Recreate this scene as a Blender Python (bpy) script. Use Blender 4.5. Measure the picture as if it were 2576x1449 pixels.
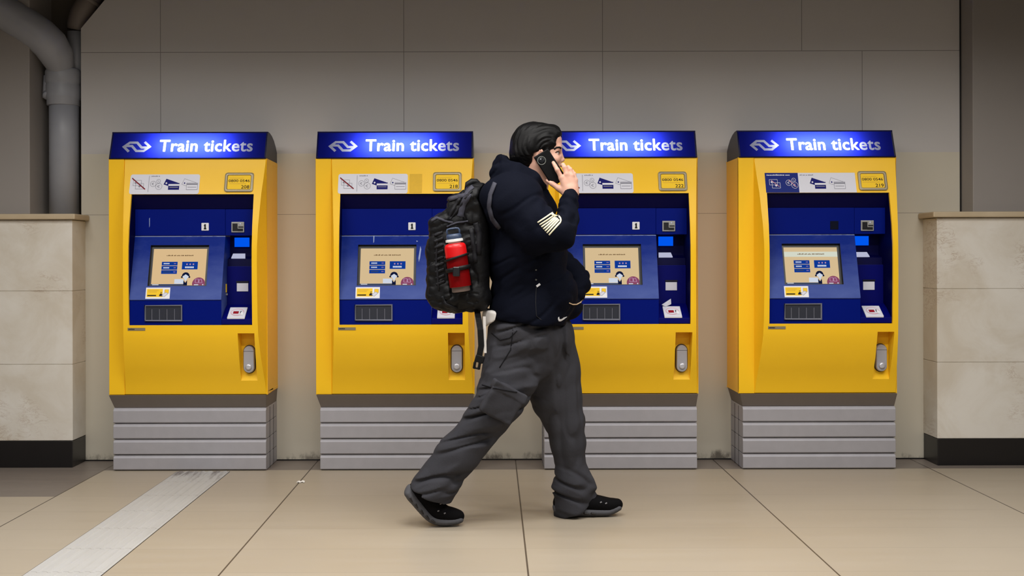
import bpy, bmesh, math, random
import numpy as np
from mathutils import Vector, Matrix, Quaternion
from mathutils.bvhtree import BVHTree
from mathutils.geometry import delaunay_2d_cdt

scene = bpy.context.scene
col = scene.collection
for o in list(bpy.data.objects):
    bpy.data.objects.remove(o)

# ------------------------------------------------------------------ camera, world, lights, exposure
F_PX, W_PX, H_PX = 2800.0, 2576.0, 1449.0
CAM_H = 1.17
cam_d = bpy.data.cameras.new('camera')
cam_d.sensor_width = 36.0
cam_d.lens = F_PX / W_PX * 36.0
cam_d.shift_x = (W_PX / 2 - 1240.0) / W_PX
cam_d.shift_y = (650.0 - 724.5) / W_PX
cam_d.clip_end = 100
cam = bpy.data.objects.new('camera', cam_d)
col.objects.link(cam)
cam.matrix_world = Matrix.Translation((0, 0, CAM_H)) @ Matrix.Rotation(math.pi / 2, 4, 'X') @ Matrix.Rotation(math.radians(-0.14), 4, 'Z')
scene.camera = cam

world = bpy.data.worlds.new('hall_world')
scene.world = world
world.use_nodes = True
bg = world.node_tree.nodes['Background']
bg.inputs[0].default_value = (0.95, 0.97, 1.0, 1)
bg.inputs[1].default_value = 0.02

scene.view_settings.view_transform = 'Standard'
scene.view_settings.look = 'None'
scene.view_settings.gamma = 1.0
scene.view_settings.exposure = 0.0
scene.view_settings.use_curve_mapping = False

CEIL_Z = 2.85
# distance of each row from the camera: watts per lamp, beam spread in degrees, narrowed in the front rows to darken the upper wall
LAMP_ROWS = {4.6: (15.0, 160), 3.6: (40.0, 162), 1.0: (24.0, 180), -1.6: (18.0, 180)}
LAMPS = [(x, y) for y in LAMP_ROWS for x in (-2.1, 0.0, 2.1)]
LAMP_COL = (1.0, 0.975, 0.94)

WALL_Y = 6.46
MACH_Y = 6.155

# ------------------------------------------------------------------ node / material helpers
def srgb(r, g, b):
    f = lambda c: (c / 255 / 12.92) if c / 255 <= 0.04045 else ((c / 255 + 0.055) / 1.055) ** 2.4
    return (f(r), f(g), f(b))

class NT:
    def __init__(self, name):
        self.m = bpy.data.materials.new(name)
        self.m.use_nodes = True
        self.t = self.m.node_tree
        self.b = self.t.nodes['Principled BSDF']
        self.out = self.t.nodes['Material Output']
    def n(self, kind, **kw):
        nd = self.t.nodes.new(kind)
        for k, v in kw.items():
            setattr(nd, k, v)
        return nd
    def put(self, sock, v):
        if isinstance(v, bpy.types.NodeSocket):
            self.t.links.new(v, sock)
        elif isinstance(v, (tuple, list)) and len(v) == 3 and sock.type == 'RGBA':
            sock.default_value = (*v, 1)
        else:
            sock.default_value = v
    def math(self, op, a, b=0.0, c=0.0, clamp=False):
        nd = self.n('ShaderNodeMath', operation=op, use_clamp=clamp)
        for i, v in enumerate((a, b, c)):
            self.put(nd.inputs[i], v)
        return nd.outputs[0]
    def pos(self):
        g = self.n('ShaderNodeTexCoord')
        s = self.n('ShaderNodeSeparateXYZ')
        self.t.links.new(g.outputs['Object'], s.inputs[0])
        return g.outputs['Object'], s.outputs[0], s.outputs[1], s.outputs[2]
    def scale(self, vec, sc):
        nd = self.n('ShaderNodeVectorMath', operation='MULTIPLY')
        self.put(nd.inputs[0], vec)
        nd.inputs[1].default_value = sc
        return nd.outputs[0]
    def noise(self, vec, sc, detail=4.0, rough=0.55, dist=0.0):
        nd = self.n('ShaderNodeTexNoise')
        self.put(nd.inputs['Vector'], vec)
        nd.inputs['Scale'].default_value = sc
        nd.inputs['Detail'].default_value = detail
        nd.inputs['Roughness'].default_value = rough
        nd.inputs['Distortion'].default_value = dist
        return nd.outputs['Fac']
    def ramp(self, v, lo, hi):
        nd = self.n('ShaderNodeMapRange')
        nd.interpolation_type = 'SMOOTHSTEP'
        self.put(nd.inputs[0], v)
        self.put(nd.inputs[1], lo)
        self.put(nd.inputs[2], hi)
        return nd.outputs[0]
    def mix(self, f, a, b, mode='MIX'):
        nd = self.n('ShaderNodeMix', data_type='RGBA', blend_type=mode)
        self.put(nd.inputs[0], f)
        self.put(nd.inputs[6], a)
        self.put(nd.inputs[7], b)
        return nd.outputs[2]
    def bump(self, h, strength=0.2, dist=0.01):
        nd = self.n('ShaderNodeBump')
        nd.inputs['Strength'].default_value = strength
        nd.inputs['Distance'].default_value = dist
        self.put(nd.inputs['Height'], h)
        self.t.links.new(nd.outputs[0], self.b.inputs['Normal'])
    def set(self, **kw):
        names = dict(color='Base Color', rough='Roughness', metal='Metallic', spec='Specular IOR Level',
                     emit='Emission Color', estr='Emission Strength', coat='Coat Weight', sheen='Sheen Weight', trans='Transmission Weight')
        for k, v in kw.items():
            self.put(self.b.inputs[names[k]], v)
        return self
    def line(self, v, at, half):
        """1 on a thin line v == at"""
        return self.math('LESS_THAN', self.math('ABSOLUTE', self.math('SUBTRACT', v, at)), half)

M = {}
def mat(name, color, rough=0.5, metal=0.0, var=0.06, vscale=8.0, bump=0.0, bscale=120.0, **kw):
    t = NT(name)
    p, x, y, z = t.pos()
    nz = t.noise(p, vscale)
    lo = tuple(c * (1 - var) for c in color)
    hi = tuple(min(1.0, c * (1 + var)) for c in color)
    t.set(color=t.mix(nz, lo, hi), rough=rough, metal=metal, **kw)
    if bump:
        t.bump(t.noise(p, bscale, 3), bump, 0.004)
    M[name] = t.m
    return t.m

def emit(name, color, strength):
    t = NT(name)
    t.set(color=(0.0, 0.0, 0.0), emit=color, estr=strength, rough=0.5, spec=0.0)
    M[name] = t.m
    return t.m

def translucent(name, color, refl):
    t = NT(name)
    tr = t.n('ShaderNodeBsdfTranslucent')
    tr.inputs[0].default_value = (*color, 1)
    t.set(color=refl, rough=0.2)
    mx = t.n('ShaderNodeMixShader')
    mx.inputs[0].default_value = 0.35
    t.t.links.new(tr.outputs[0], mx.inputs[1])
    t.t.links.new(t.b.outputs[0], mx.inputs[2])
    t.t.links.new(mx.outputs[0], t.out.inputs[0])
    M[name] = t.m
    return t.m

# ------------------------------------------------------------------ mesh helpers
class MB:
    """collects polygons; build() links them as one mesh object"""
    def __init__(self):
        self.v, self.f, self.mi = [], [], []
    def add(self, vs, fs, mi=0):
        o = len(self.v)
        self.v += [tuple(v) for v in vs]
        for f in fs:
            self.f.append([i + o for i in f])
            self.mi.append(mi)
    def poly(self, pts, mi=0):
        self.add(pts, [list(range(len(pts)))], mi)
    def box(self, x0, x1, y0, y1, z0, z1, mi=0):
        vs = [(x, y, z) for x in (x0, x1) for y in (y0, y1) for z in (z0, z1)]
        self.add(vs, [(0, 1, 3, 2), (4, 6, 7, 5), (0, 4, 5, 1), (2, 3, 7, 6), (0, 2, 6, 4), (1, 5, 7, 3)], mi)
    def prism(self, ring0, ring1, mi=0, caps=True):
        n = len(ring0)
        fs = [(i, (i + 1) % n, n + (i + 1) % n, n + i) for i in range(n)]
        if caps:
            fs += [tuple(range(n - 1, -1, -1)), tuple(range(n, 2 * n))]
        self.add(list(ring0) + list(ring1), fs, mi)
    def tube(self, pts, rads, seg=20, mi=0, caps=True):
        pts = [Vector(p) for p in pts]
        if not isinstance(rads, (list, tuple)):
            rads = [rads] * len(pts)
        vs, fs = [], []
        up = Vector((0.13, 0.31, 0.94)).normalized()
        for i, p in enumerate(pts):
            t = (pts[min(i + 1, len(pts) - 1)] - pts[max(i - 1, 0)]).normalized()
            if abs(t.dot(up)) > 0.98:
                up = Vector((1, 0.1, 0.05)).normalized()
            u = t.cross(up).normalized()
            w = u.cross(t).normalized()
            up = w
            for k in range(seg):
                a = 2 * math.pi * k / seg
                vs.append(p + (u * math.cos(a) + w * math.sin(a)) * rads[i])
        for i in range(len(pts) - 1):
            for k in range(seg):
                a, b = i * seg + k, i * seg + (k + 1) % seg
                fs.append((a, b, b + seg, a + seg))
        if caps:
            fs.append(tuple(range(seg - 1, -1, -1)))
            fs.append(tuple(range((len(pts) - 1) * seg, len(pts) * seg)))
        self.add(vs, fs, mi)
    def lathe(self, prof, axis0, axis_dir, seg=32, mi=0, caps=True):
        """prof: list of (r, t) along axis_dir from axis0"""
        d = Vector(axis_dir).normalized()
        u = d.orthogonal().normalized()
        w = d.cross(u)
        vs, fs = [], []
        for r, t in prof:
            for k in range(seg):
                a = 2 * math.pi * k / seg
                vs.append(Vector(axis0) + d * t + (u * math.cos(a) + w * math.sin(a)) * r)
        for i in range(len(prof) - 1):
            for k in range(seg):
                a, b = i * seg + k, i * seg + (k + 1) % seg
                fs.append((a, b, b + seg, a + seg))
        if caps:
            fs.append(tuple(range(seg - 1, -1, -1)))
            fs.append(tuple(range((len(prof) - 1) * seg, len(prof) * seg)))
        self.add(vs, fs, mi)
    def mesh(self, name, mats, smooth=False, merge=True):
        me = bpy.data.meshes.new(name)
        me.from_pydata(self.v, [], self.f)
        for m in mats:
            me.materials.append(m)
        me.polygons.foreach_set('material_index', self.mi)
        bm = bmesh.new()
        bm.from_mesh(me)
        if merge:
            bmesh.ops.remove_doubles(bm, verts=bm.verts, dist=1e-6)
            bmesh.ops.recalc_face_normals(bm, faces=bm.faces)
        bm.to_mesh(me)
        bm.free()
        if smooth:
            me.polygons.foreach_set('use_smooth', [True] * len(me.polygons))
        me.update()
        return me

MESH_CACHE = {}
def obj(name, me, parent=None, loc=(0, 0, 0), bevel=0.0, segs=2, auto=False):
    o = bpy.data.objects.new(name, me)
    col.objects.link(o)
    o.location = loc
    if parent:
        o.parent = parent
    if bevel:
        b = o.modifiers.new('bevel', 'BEVEL')
        b.width = bevel
        b.segments = segs
        b.limit_method = 'ANGLE'
        b.angle_limit = math.radians(35)
    return o

def tag(o, label=None, cat=None, group=None, kind=None):
    if label: o['label'] = label
    if cat: o['category'] = cat
    if group: o['group'] = group
    if kind: o['kind'] = kind
    return o

def empty(name, loc, label, cat, group=None):
    o = bpy.data.objects.new(name, None)
    col.objects.link(o)
    o.location = loc
    o.empty_display_size = 0.1
    return tag(o, label, cat, group)

# text -> flat polygons, normalised so that the text box is 0..1 x 0..1
TEXT_CACHE = {}
def text_mesh(body, offset=0.0):
    key = (body, offset)
    if key in TEXT_CACHE:
        return TEXT_CACHE[key]
    cu = bpy.data.curves.new('lettering', 'FONT')
    cu.body = body
    cu.size = 1.0
    cu.offset = offset
    cu.resolution_u = 3
    if body.startswith('Train'):
        cu.space_character = 1.05
    o = bpy.data.objects.new('lettering', cu)
    col.objects.link(o)
    dg = bpy.context.evaluated_depsgraph_get()
    dg.update()
    me = bpy.data.meshes.new_from_object(o.evaluated_get(dg), depsgraph=dg)
    bpy.data.objects.remove(o)
    bm = bmesh.new()
    bm.from_mesh(me)
    bmesh.ops.remove_doubles(bm, verts=bm.verts, dist=1e-5)
    bm.verts.index_update()
    vs = np.array([v.co[:2] for v in bm.verts])
    fs = [[v.index for v in f.verts] for f in bm.faces]
    nxt = {}
    for e in bm.edges:
        if len(e.link_faces) == 1:
            a, b = e.verts[0].index, e.verts[1].index
            nxt.setdefault(a, []).append(b)
            nxt.setdefault(b, []).append(a)
    bm.free()
    bpy.data.meshes.remove(me)
    mn, mx = vs.min(0), vs.max(0)
    vs = (vs - mn) / (mx - mn)
    loops, seen = [], set()
    for s in nxt:
        if s in seen:
            continue
        loop, prev, cur = [], None, s
        while cur not in seen:
            seen.add(cur)
            loop.append(cur)
            opts = [q for q in nxt[cur] if q != prev and q not in seen]
            if not opts:
                break
            prev, cur = cur, opts[0]
        if len(loop) > 2:
            loops.append(loop)
    TEXT_CACHE[key] = (vs, fs, loops)
    return TEXT_CACHE[key]

class Decal:
    """flat print: 2D polygons mapped on a surface by fn(u, v, offset)"""
    def __init__(self, fn):
        self.fn, self.mb, self.mats, self.lay = fn, MB(), [], 0
    def mi(self, m):
        if m not in self.mats:
            self.mats.append(m)
        return self.mats.index(m)
    def poly(self, pts, m, lay=1):
        self.mb.poly([self.fn(u, v, lay * 0.0004) for u, v in pts], self.mi(m))
    def rect(self, u0, v0, u1, v1, m, lay=1):
        self.poly([(u0, v0), (u1, v0), (u1, v1), (u0, v1)], m, lay)
    def rrect(self, u0, v0, u1, v1, r, m, lay=1):
        pts = []
        for cx, cy, a0 in ((u1 - r, v1 - r, 0), (u0 + r, v1 - r, 90), (u0 + r, v0 + r, 180), (u1 - r, v0 + r, 270)):
            for k in range(5):
                a = math.radians(a0 + 22.5 * k)
                pts.append((cx + r * math.cos(a), cy + r * math.sin(a)))
        self.poly(pts, m, lay)
    def slab(self, u0, v0, u1, v1, m, th=0.0012):
        a = [self.fn(u, v, th) for u, v in ((u0, v0), (u1, v0), (u1, v1), (u0, v1))]
        b = [self.fn(u, v, -0.0005) for u, v in ((u0, v0), (u1, v0), (u1, v1), (u0, v1))]
        self.mb.prism(b, a, self.mi(m))
    def disc(self, cu, cv, r, m, lay=1, a0=0, a1=360, n=24):
        pts = [(cu + r * math.cos(math.radians(a0 + (a1 - a0) * k / n)), cv + r * math.sin(math.radians(a0 + (a1 - a0) * k / n))) for k in range(n + (a1 - a0 < 360))]
        if a1 - a0 < 360:
            pts.append((cu, cv))
        self.poly(pts, m, lay)
    def ring(self, cu, cv, r, w, m, lay=1, n=20, a0=0, a1=360):
        P = lambda rr, k: (cu + rr * math.cos(math.radians(a0 + (a1 - a0) * k / n)), cv + rr * math.sin(math.radians(a0 + (a1 - a0) * k / n)))
        for k in range(n):
            self.poly([P(r, k), P(r, k + 1), P(r - w, k + 1), P(r - w, k)], m, lay)
    def line(self, p, q, w, m, lay=1):
        dx, dy = q[0] - p[0], q[1] - p[1]
        L = math.hypot(dx, dy)
        nx, ny = -dy / L * w / 2, dx / L * w / 2
        self.poly([(p[0] + nx, p[1] + ny), (p[0] - nx, p[1] - ny), (q[0] - nx, q[1] - ny), (q[0] + nx, q[1] + ny)], m, lay)
    def frame(self, pts, w, m, lay=1):
        for i in range(len(pts)):
            self.line(pts[i], pts[(i + 1) % len(pts)], w, m, lay)
    def dashes(self, u0, u1, v, h, m, lay=2, seed=1):
        """print too small to read: a row of little strokes"""
        rnd = random.Random(seed)
        u = u0
        while u < u1:
            w = min(rnd.uniform(0.5, 1.0) * h, u1 - u)
            self.rect(u, v, u + w, v + h * rnd.uniform(0.6, 1.0), m, lay)
            u += w + h * (0.25 if rnd.random() < 0.8 else 0.7)
    def text(self, body, u0, v0, u1, v1, m, lay=2, offset=0.0):
        vs, fs, _ = text_mesh(body, offset)
        pts = [self.fn(u0 + a * (u1 - u0), v0 + b * (v1 - v0), lay * 0.0004) for a, b in vs]
        self.mb.add(pts, fs, self.mi(m))
    def mesh(self, name):
        return self.mb.mesh(name, self.mats, merge=False)
# ------------------------------------------------------------------ materials
mat('yellow_paint', srgb(252, 199, 34), 0.36, var=0.03, vscale=3, spec=0.28)
mat('plinth_metal', srgb(170, 168, 174), 0.5, 0.25, var=0.10, vscale=14, bump=0.05)
mat('skirt_metal', srgb(112, 103, 96), 0.55, 0.1, var=0.08)
mat('navy_dark', srgb(0, 0, 58), 0.5, var=0.05, spec=0.12)
mat('blue_panel', srgb(0, 20, 116), 0.45, var=0.08, vscale=5, spec=0.08)

t = NT('console_blue')                       # the slope turns paler towards its lower half, broken up by noise
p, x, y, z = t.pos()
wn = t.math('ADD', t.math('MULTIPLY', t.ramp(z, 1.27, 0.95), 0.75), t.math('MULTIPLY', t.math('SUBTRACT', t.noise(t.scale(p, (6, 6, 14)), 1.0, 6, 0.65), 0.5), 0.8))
edge = t.math('MULTIPLY', t.line(z, 1.297, 0.0035), t.ramp(t.noise(p, 9, 4), 0.35, 0.5))  # highlight along the slope's top edge, painted into the colour
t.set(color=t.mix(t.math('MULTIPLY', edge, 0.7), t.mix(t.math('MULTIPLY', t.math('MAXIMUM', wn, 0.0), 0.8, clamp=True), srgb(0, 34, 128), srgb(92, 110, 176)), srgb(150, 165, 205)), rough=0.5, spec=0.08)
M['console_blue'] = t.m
mat('blue_deep', srgb(0, 4, 98), 0.5, var=0.05, spec=0.12)
mat('housing_dark', srgb(62, 62, 70), 0.5, var=0.05)
mat('black_plastic', srgb(16, 17, 22), 0.4, var=0.05)
mat('white_plastic', srgb(232, 232, 238), 0.45, var=0.03)
mat('sticker_white', srgb(222, 222, 232), 0.5, var=0.02, spec=0.12)
mat('sticker_blue', srgb(20, 38, 120), 0.5, var=0.02, spec=0.12)
mat('sticker_yellow', srgb(250, 205, 50), 0.5, var=0.02, spec=0.12)
mat('print_navy', srgb(24, 26, 108), 0.6, var=0.02, spec=0.12)
mat('print_black', srgb(30, 26, 30), 0.6, var=0.02, spec=0.12)
mat('print_grey', srgb(140, 140, 152), 0.6, var=0.02, spec=0.12)
mat('print_red', srgb(150, 24, 40), 0.6, var=0.02, spec=0.12)
mat('print_pink', srgb(222, 160, 175), 0.6, var=0.02, spec=0.12)
mat('print_white', srgb(240, 240, 245), 0.6, var=0.01, spec=0.12)
mat('frame_steel', srgb(150, 140, 116), 0.4, 0.35, var=0.05)
mat('reader_steel', srgb(168, 168, 165), 0.4, 0.4, var=0.06)
mat('scuff_pale', srgb(150, 165, 205), 0.7, var=0.2, vscale=200)
mat('tape_yellow', srgb(226, 178, 30), 0.6, var=0.08, vscale=60)
mat('handle_steel', srgb(176, 176, 184), 0.4, 0.3, var=0.04)
mat('knob_steel', srgb(205, 205, 212), 0.3, 0.4, var=0.03)
mat('tray_dark', srgb(44, 47, 58), 0.4, var=0.1)
mat('slot_dark', srgb(8, 13, 34), 0.5, var=0.05, spec=0.1)
mat('tray_bar', srgb(120, 122, 135), 0.4, 0.3, var=0.1)
translucent('sign_blue', (0.034, 0.058, 1.0), srgb(0, 0, 84))
translucent('sign_white', (0.80, 0.84, 1.0), srgb(190, 190, 220))
emit('screen_tan', srgb(212, 186, 144), 1.0)
emit('screen_peach', srgb(216, 184, 138), 1.0)
emit('screen_cream', srgb(210, 214, 198), 1.0)
emit('screen_blue', srgb(14, 56, 146), 1.0)
emit('screen_navy', srgb(18, 26, 60), 0.8)
emit('screen_white', srgb(214, 222, 236), 0.9)
emit('screen_magenta', srgb(150, 78, 110), 0.8)
emit('screen_lilac', srgb(196, 150, 186), 0.8)
emit('screen_text', srgb(130, 100, 66), 0.7)
emit('screen_bar', srgb(60, 80, 120), 0.7)
emit('led_blue', (0.0, 0.11, 1.0), 0.85)
emit('led_white', srgb(205, 208, 236), 0.75)

# ------------------------------------------------------------------ setting
def wall_material():
    t = NT('wall_panel_paint')
    p, x, y, z = t.pos()
    base = t.mix(t.ramp(z, 1.779, 1.783), srgb(204, 198, 183), srgb(196, 193, 192))
    blot = t.noise(p, 1.6, 5)
    base = t.mix(t.math('MULTIPLY', blot, 0.5), base, t.mix(t.ramp(z, 1.779, 1.783), srgb(194, 184, 164), srgb(182, 176, 172)))
    # scuffed dirt just above the floor
    dirt = t.noise(t.scale(p, (9, 1, 5)), 1.0, 6, 0.7)
    low = t.math('SUBTRACT', 1.0, t.ramp(z, 0.0, 0.16))
    dm = t.ramp(t.math('MULTIPLY', low, dirt), 0.38, 0.62)
    base = t.mix(t.math('MULTIPLY', dm, 0.8), base, srgb(62, 52, 44))
    # panel joints
    hz = t.math('MAXIMUM', t.line(z, 2.37, 0.0018), t.line(z, 1.428, 0.0013))
    up = t.math('GREATER_THAN', z, 2.37)
    dn = t.math('SUBTRACT', 1.0, up)
    mid = t.math('GREATER_THAN', z, 1.428)
    for xx, where in ((-1.9265, None), (-0.5145, None), (0.639, None), (1.795, up), (2.1456, dn)):
        l = t.line(x, xx, 0.0018)
        l = t.math('MULTIPLY', l, mid if where is None else t.math('MULTIPLY', where, mid))
        hz = t.math('MAXIMUM', hz, l)
    base = t.mix(t.math('MULTIPLY', hz, 0.62), base, srgb(40, 34, 30))
    # screw heads and small chips
    vo = t.n('ShaderNodeTexVoronoi', feature='F1')
    t.put(vo.inputs['Vector'], t.scale(p, (1.9, 1.0, 1.6)))
    vo.inputs['Scale'].default_value = 1.0
    dot = t.math('LESS_THAN', vo.outputs['Distance'], 0.011)
    base = t.mix(t.math('MULTIPLY', dot, 0.5), base, srgb(70, 56, 46))
    t.set(color=base, rough=0.62)
    t.bump(t.noise(p, 30, 3), 0.04, 0.004)
    M['wall_panel'] = t.m

def stone_material():
    t = NT('pier_stone')
    p, x, y, z = t.pos()
    n1 = t.noise(p, 3.0, 8, 0.62, 0.6)
    base = t.mix(t.ramp(n1, 0.35, 0.7), srgb(226, 221, 212), srgb(210, 201, 186))
    v = t.noise(t.scale(p, (3, 3, 9)), 2.2, 8, 0.7, 1.5)
    vein = t.math('SUBTRACT', 1.0, t.ramp(t.math('ABSOLUTE', t.math('SUBTRACT', v, 0.5)), 0.0, 0.03))
    gate = t.ramp(t.noise(p, 2.3, 3), 0.52, 0.62)
    base = t.mix(t.math('MULTIPLY', t.math('MULTIPLY', vein, gate), 0.45), base, srgb(150, 112, 78))
    t.set(color=base, rough=0.42)
    M['pier_stone'] = t.m
    t = NT('ledge_stone')
    p, x, y, z = t.pos()
    t.set(color=t.mix(t.noise(p, 6, 5), srgb(205, 188, 160), srgb(178, 158, 128)), rough=0.45)
    M['ledge_stone'] = t.m

def floor_material():
    t = NT('floor_tiles')
    p, x, y, z = t.pos()
    streak = t.noise(t.scale(p, (0.7, 7.0, 1)), 2.2, 6, 0.6)
    blot = t.noise(p, 0.9, 4)
    base = t.mix(streak, srgb(163, 152, 135), srgb(174, 164, 149))
    base = t.mix(t.math('MULTIPLY', blot, 0.45), base, srgb(157, 142, 120))
    # each tile a slightly different tone
    cx = t.math('FLOOR', t.math('DIVIDE', t.math('SUBTRACT', x, 0.128), 1.1448))
    cy = t.math('FLOOR', t.math('DIVIDE', t.math('SUBTRACT', 6.17, y), 0.3365))
    wn = t.n('ShaderNodeTexWhiteNoise', noise_dimensions='2D')
    cb = t.n('ShaderNodeCombineXYZ')
    t.put(cb.inputs[0], cx); t.put(cb.inputs[1], cy)
    t.put(wn.inputs['Vector'], cb.outputs[0])
    base = t.mix(t.math('MULTIPLY', wn.outputs['Value'], 0.14), base, srgb(141, 127, 107))
    # grey-brown border tiles along the wall
    bd = t.math('MULTIPLY', t.math('GREATER_THAN', y, 5.49), t.math('LESS_THAN', x, -2.165))
    bd = t.math('MAXIMUM', bd, t.math('GREATER_THAN', y, 6.17))
    base = t.mix(bd, base, t.mix(streak, srgb(112, 103, 96), srgb(126, 116, 108)))
    fx = t.math('ABSOLUTE', t.math('SUBTRACT', t.math('FRACT', t.math('ADD', t.math('DIVIDE', t.math('SUBTRACT', x, 0.128), 1.1448), 100.5)), 0.5))
    jx = t.math('LESS_THAN', fx, 0.0030)
    fy = t.math('ABSOLUTE', t.math('SUBTRACT', t.math('FRACT', t.math('ADD', t.math('DIVIDE', t.math('SUBTRACT', 6.17, y), 0.3365), 100.5)), 0.5))
    jy = t.math('LESS_THAN', fy, 0.0055)
    near = t.math('GREATER_THAN', y, 6.1)
    jyv = t.math('MULTIPLY', jy, t.math('ADD', 0.22, t.math('MULTIPLY', near, 0.4)))
    jj = t.math('MAXIMUM', t.math('MULTIPLY', jx, 0.85), jyv)
    base = t.mix(jj, base, srgb(48, 36, 28))
    rg = t.math('ADD', 0.30, t.math('MULTIPLY', streak, 0.18))
    t.set(color=base, rough=rg, spec=0.35)
    t.bump(t.math('SUBTRACT', 1.0, t.math('MAXIMUM', jx, jy)), 0.15, 0.002)
    M['floor'] = t.m
    t = NT('tactile_white')
    p, x, y, z = t.pos()
    fy = t.math('ABSOLUTE', t.math('SUBTRACT', t.math('FRACT', t.math('ADD', t.math('DIVIDE', t.math('SUBTRACT', 6.17, y), 0.3365), 100.5)), 0.5))
    n1 = t.noise(t.scale(p, (30, 3, 1)), 1.0, 6, 0.7)
    base = t.mix(n1, srgb(168, 166, 163), srgb(190, 189, 187))
    worn = t.ramp(t.math('ADD', t.math('MULTIPLY', t.ramp(y, 5.6, 6.15), 0.35), n1), 0.72, 0.95)
    base = t.mix(worn, base, srgb(110, 102, 98))
    base = t.mix(t.math('MULTIPLY', t.math('LESS_THAN', fy, 0.006), 0.45), base, srgb(90, 84, 80))
    t.set(color=base, rough=0.5)
    M['tactile'] = t.m

wall_material(); stone_material(); floor_material()
mat('column_paint', srgb(146, 140, 136), 0.6, var=0.05, vscale=2)
mat('black_base', srgb(24, 22, 23), 0.35, var=0.15)
mat('ceiling_paint', srgb(95, 92, 90), 0.8)
mat('pipe_paint', srgb(152, 154, 162), 0.42, var=0.08, vscale=10, bump=0.08, bscale=40)
mat('pipe_dark', srgb(120, 110, 104), 0.6, var=0.15, bump=0.2, bscale=30)
mat('niche_dark', srgb(96, 88, 80), 0.8)
mat('lamp_body', srgb(225, 225, 225), 0.5)
emit('lamp_lens', (1.0, 0.93, 0.82), 1.6)
mat('paper_white', srgb(236, 234, 230), 0.7)

def struct(name, mb, m, bevel=0.0, loc=(0, 0, 0)):
    o = obj(name, mb.mesh(name, [M[k] for k in (m if isinstance(m, (list, tuple)) else [m])]), None, loc, bevel)
    o['kind'] = 'structure'
    return o

X_L, X_R = -2.388, 2.718
b = MB(); b.box(-6, 6, -4.5, 6.9, -0.1, 0.0)
struct('floor', b, 'floor')
b = MB(); b.box(-6, 6, -4.5, 6.9, CEIL_Z, CEIL_Z + 0.1)
struct('ceiling', b, 'ceiling_paint')
# back wall of painted panels, its upper left corner cut off diagonally where the pipes pass
b = MB()
pr = [(X_L, 0.0), (X_R, 0.0), (X_R, CEIL_Z), (-2.103, CEIL_Z), (X_L, 2.51)]
b.prism([(x, WALL_Y, z) for x, z in pr], [(x, WALL_Y + 0.09, z) for x, z in pr])
struct('wall_back', b, 'wall_panel')
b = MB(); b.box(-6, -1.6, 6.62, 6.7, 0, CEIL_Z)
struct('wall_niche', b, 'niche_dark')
# stone piers (courses with a fine joint between them)
PIER_Y = 6.258
for side, (xa, xb) in (('left', (-6.0, -2.365)), ('right', (2.4965, 6.0))):
    b = MB()
    zs = [0.151, 0.58, 0.993, 1.392]
    for z0, z1 in zip(zs[:-1], zs[1:]):
        b.box(xa, xb, PIER_Y, WALL_Y + (0.15 if side == 'left' else 0.1), z0 + 0.0012, z1 - 0.0012)
    b.box(xa + (0 if side == 'left' else 0.004), xb - (0.004 if side == 'left' else 0), PIER_Y + 0.004, WALL_Y - 0.01, 0.15, 1.392)
    struct('wall_' + side, b, 'pier_stone', 0.0015)
    b = MB(); b.box(xa, xb, PIER_Y - 0.004, WALL_Y - 0.002, 0.0, 0.15)
    struct('baseboard_' + side, b, 'black_base', 0.003)
    b = MB()
    if side == 'left':
        b.box(xa, xb + 0.025, PIER_Y - 0.028, WALL_Y - 0.002, 1.394, 1.426)
        b.box(xa, -2.392, WALL_Y - 0.03, 6.615, 1.394, 1.4255)
    else:
        b.box(xa - 0.03, xb, PIER_Y - 0.028, WALL_Y - 0.002, 1.394, 1.426)
    struct('trim_1' if side == 'left' else 'trim_2', b, 'ledge_stone', 0.007)
b = MB(); b.box(-6.0, -2.621, 6.30, 6.62, 1.4265, CEIL_Z)
struct('wall_upper_left', b, 'column_paint', 0.004)
b = MB(); b.box(X_R, 6.0, 6.30, 6.62, 1.4265, CEIL_Z)
struct('wall_upper_right', b, 'column_paint', 0.004)
b = MB(); b.box(X_R - 0.008, X_R + 0.001, WALL_Y - 0.006, WALL_Y + 0.002, 1.4265, CEIL_Z)
struct('trim_3', b, 'black_base')
b = MB(); b.box(X_L, X_R, WALL_Y - 0.004, WALL_Y + 0.01, 0.0, 0.007)
struct('trim_4', b, 'black_base')

# ribbed guidance strip let into the floor
b = MB()
x0, x1 = -1.741, -1.452
b.box(x0, x1, -4.0, 6.125, -0.02, 0.0016)
for k in range(7):
    cx = x0 + 0.024 + k * (x1 - x0 - 0.048) / 6
    prof = [(-0.014, 0.0014), (-0.009, 0.0052), (0.009, 0.0052), (0.014, 0.0014)]
    b.prism([(cx + dx, -4.0, z) for dx, z in prof], [(cx + dx, 6.12, z) for dx, z in prof])
b.box(x0 - 0.003, x0, -4.0, 6.125, -0.02, 0.0008, 1)
b.box(x1, x1 + 0.003, -4.0, 6.125, -0.02, 0.0008, 1)
o = obj('tactile_paving', b.mesh('tactile_paving', [M['tactile'], M['black_base']]))
tag(o, 'white ribbed guidance strip in the floor leading to the leftmost ticket machine', 'floor strip')

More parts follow.
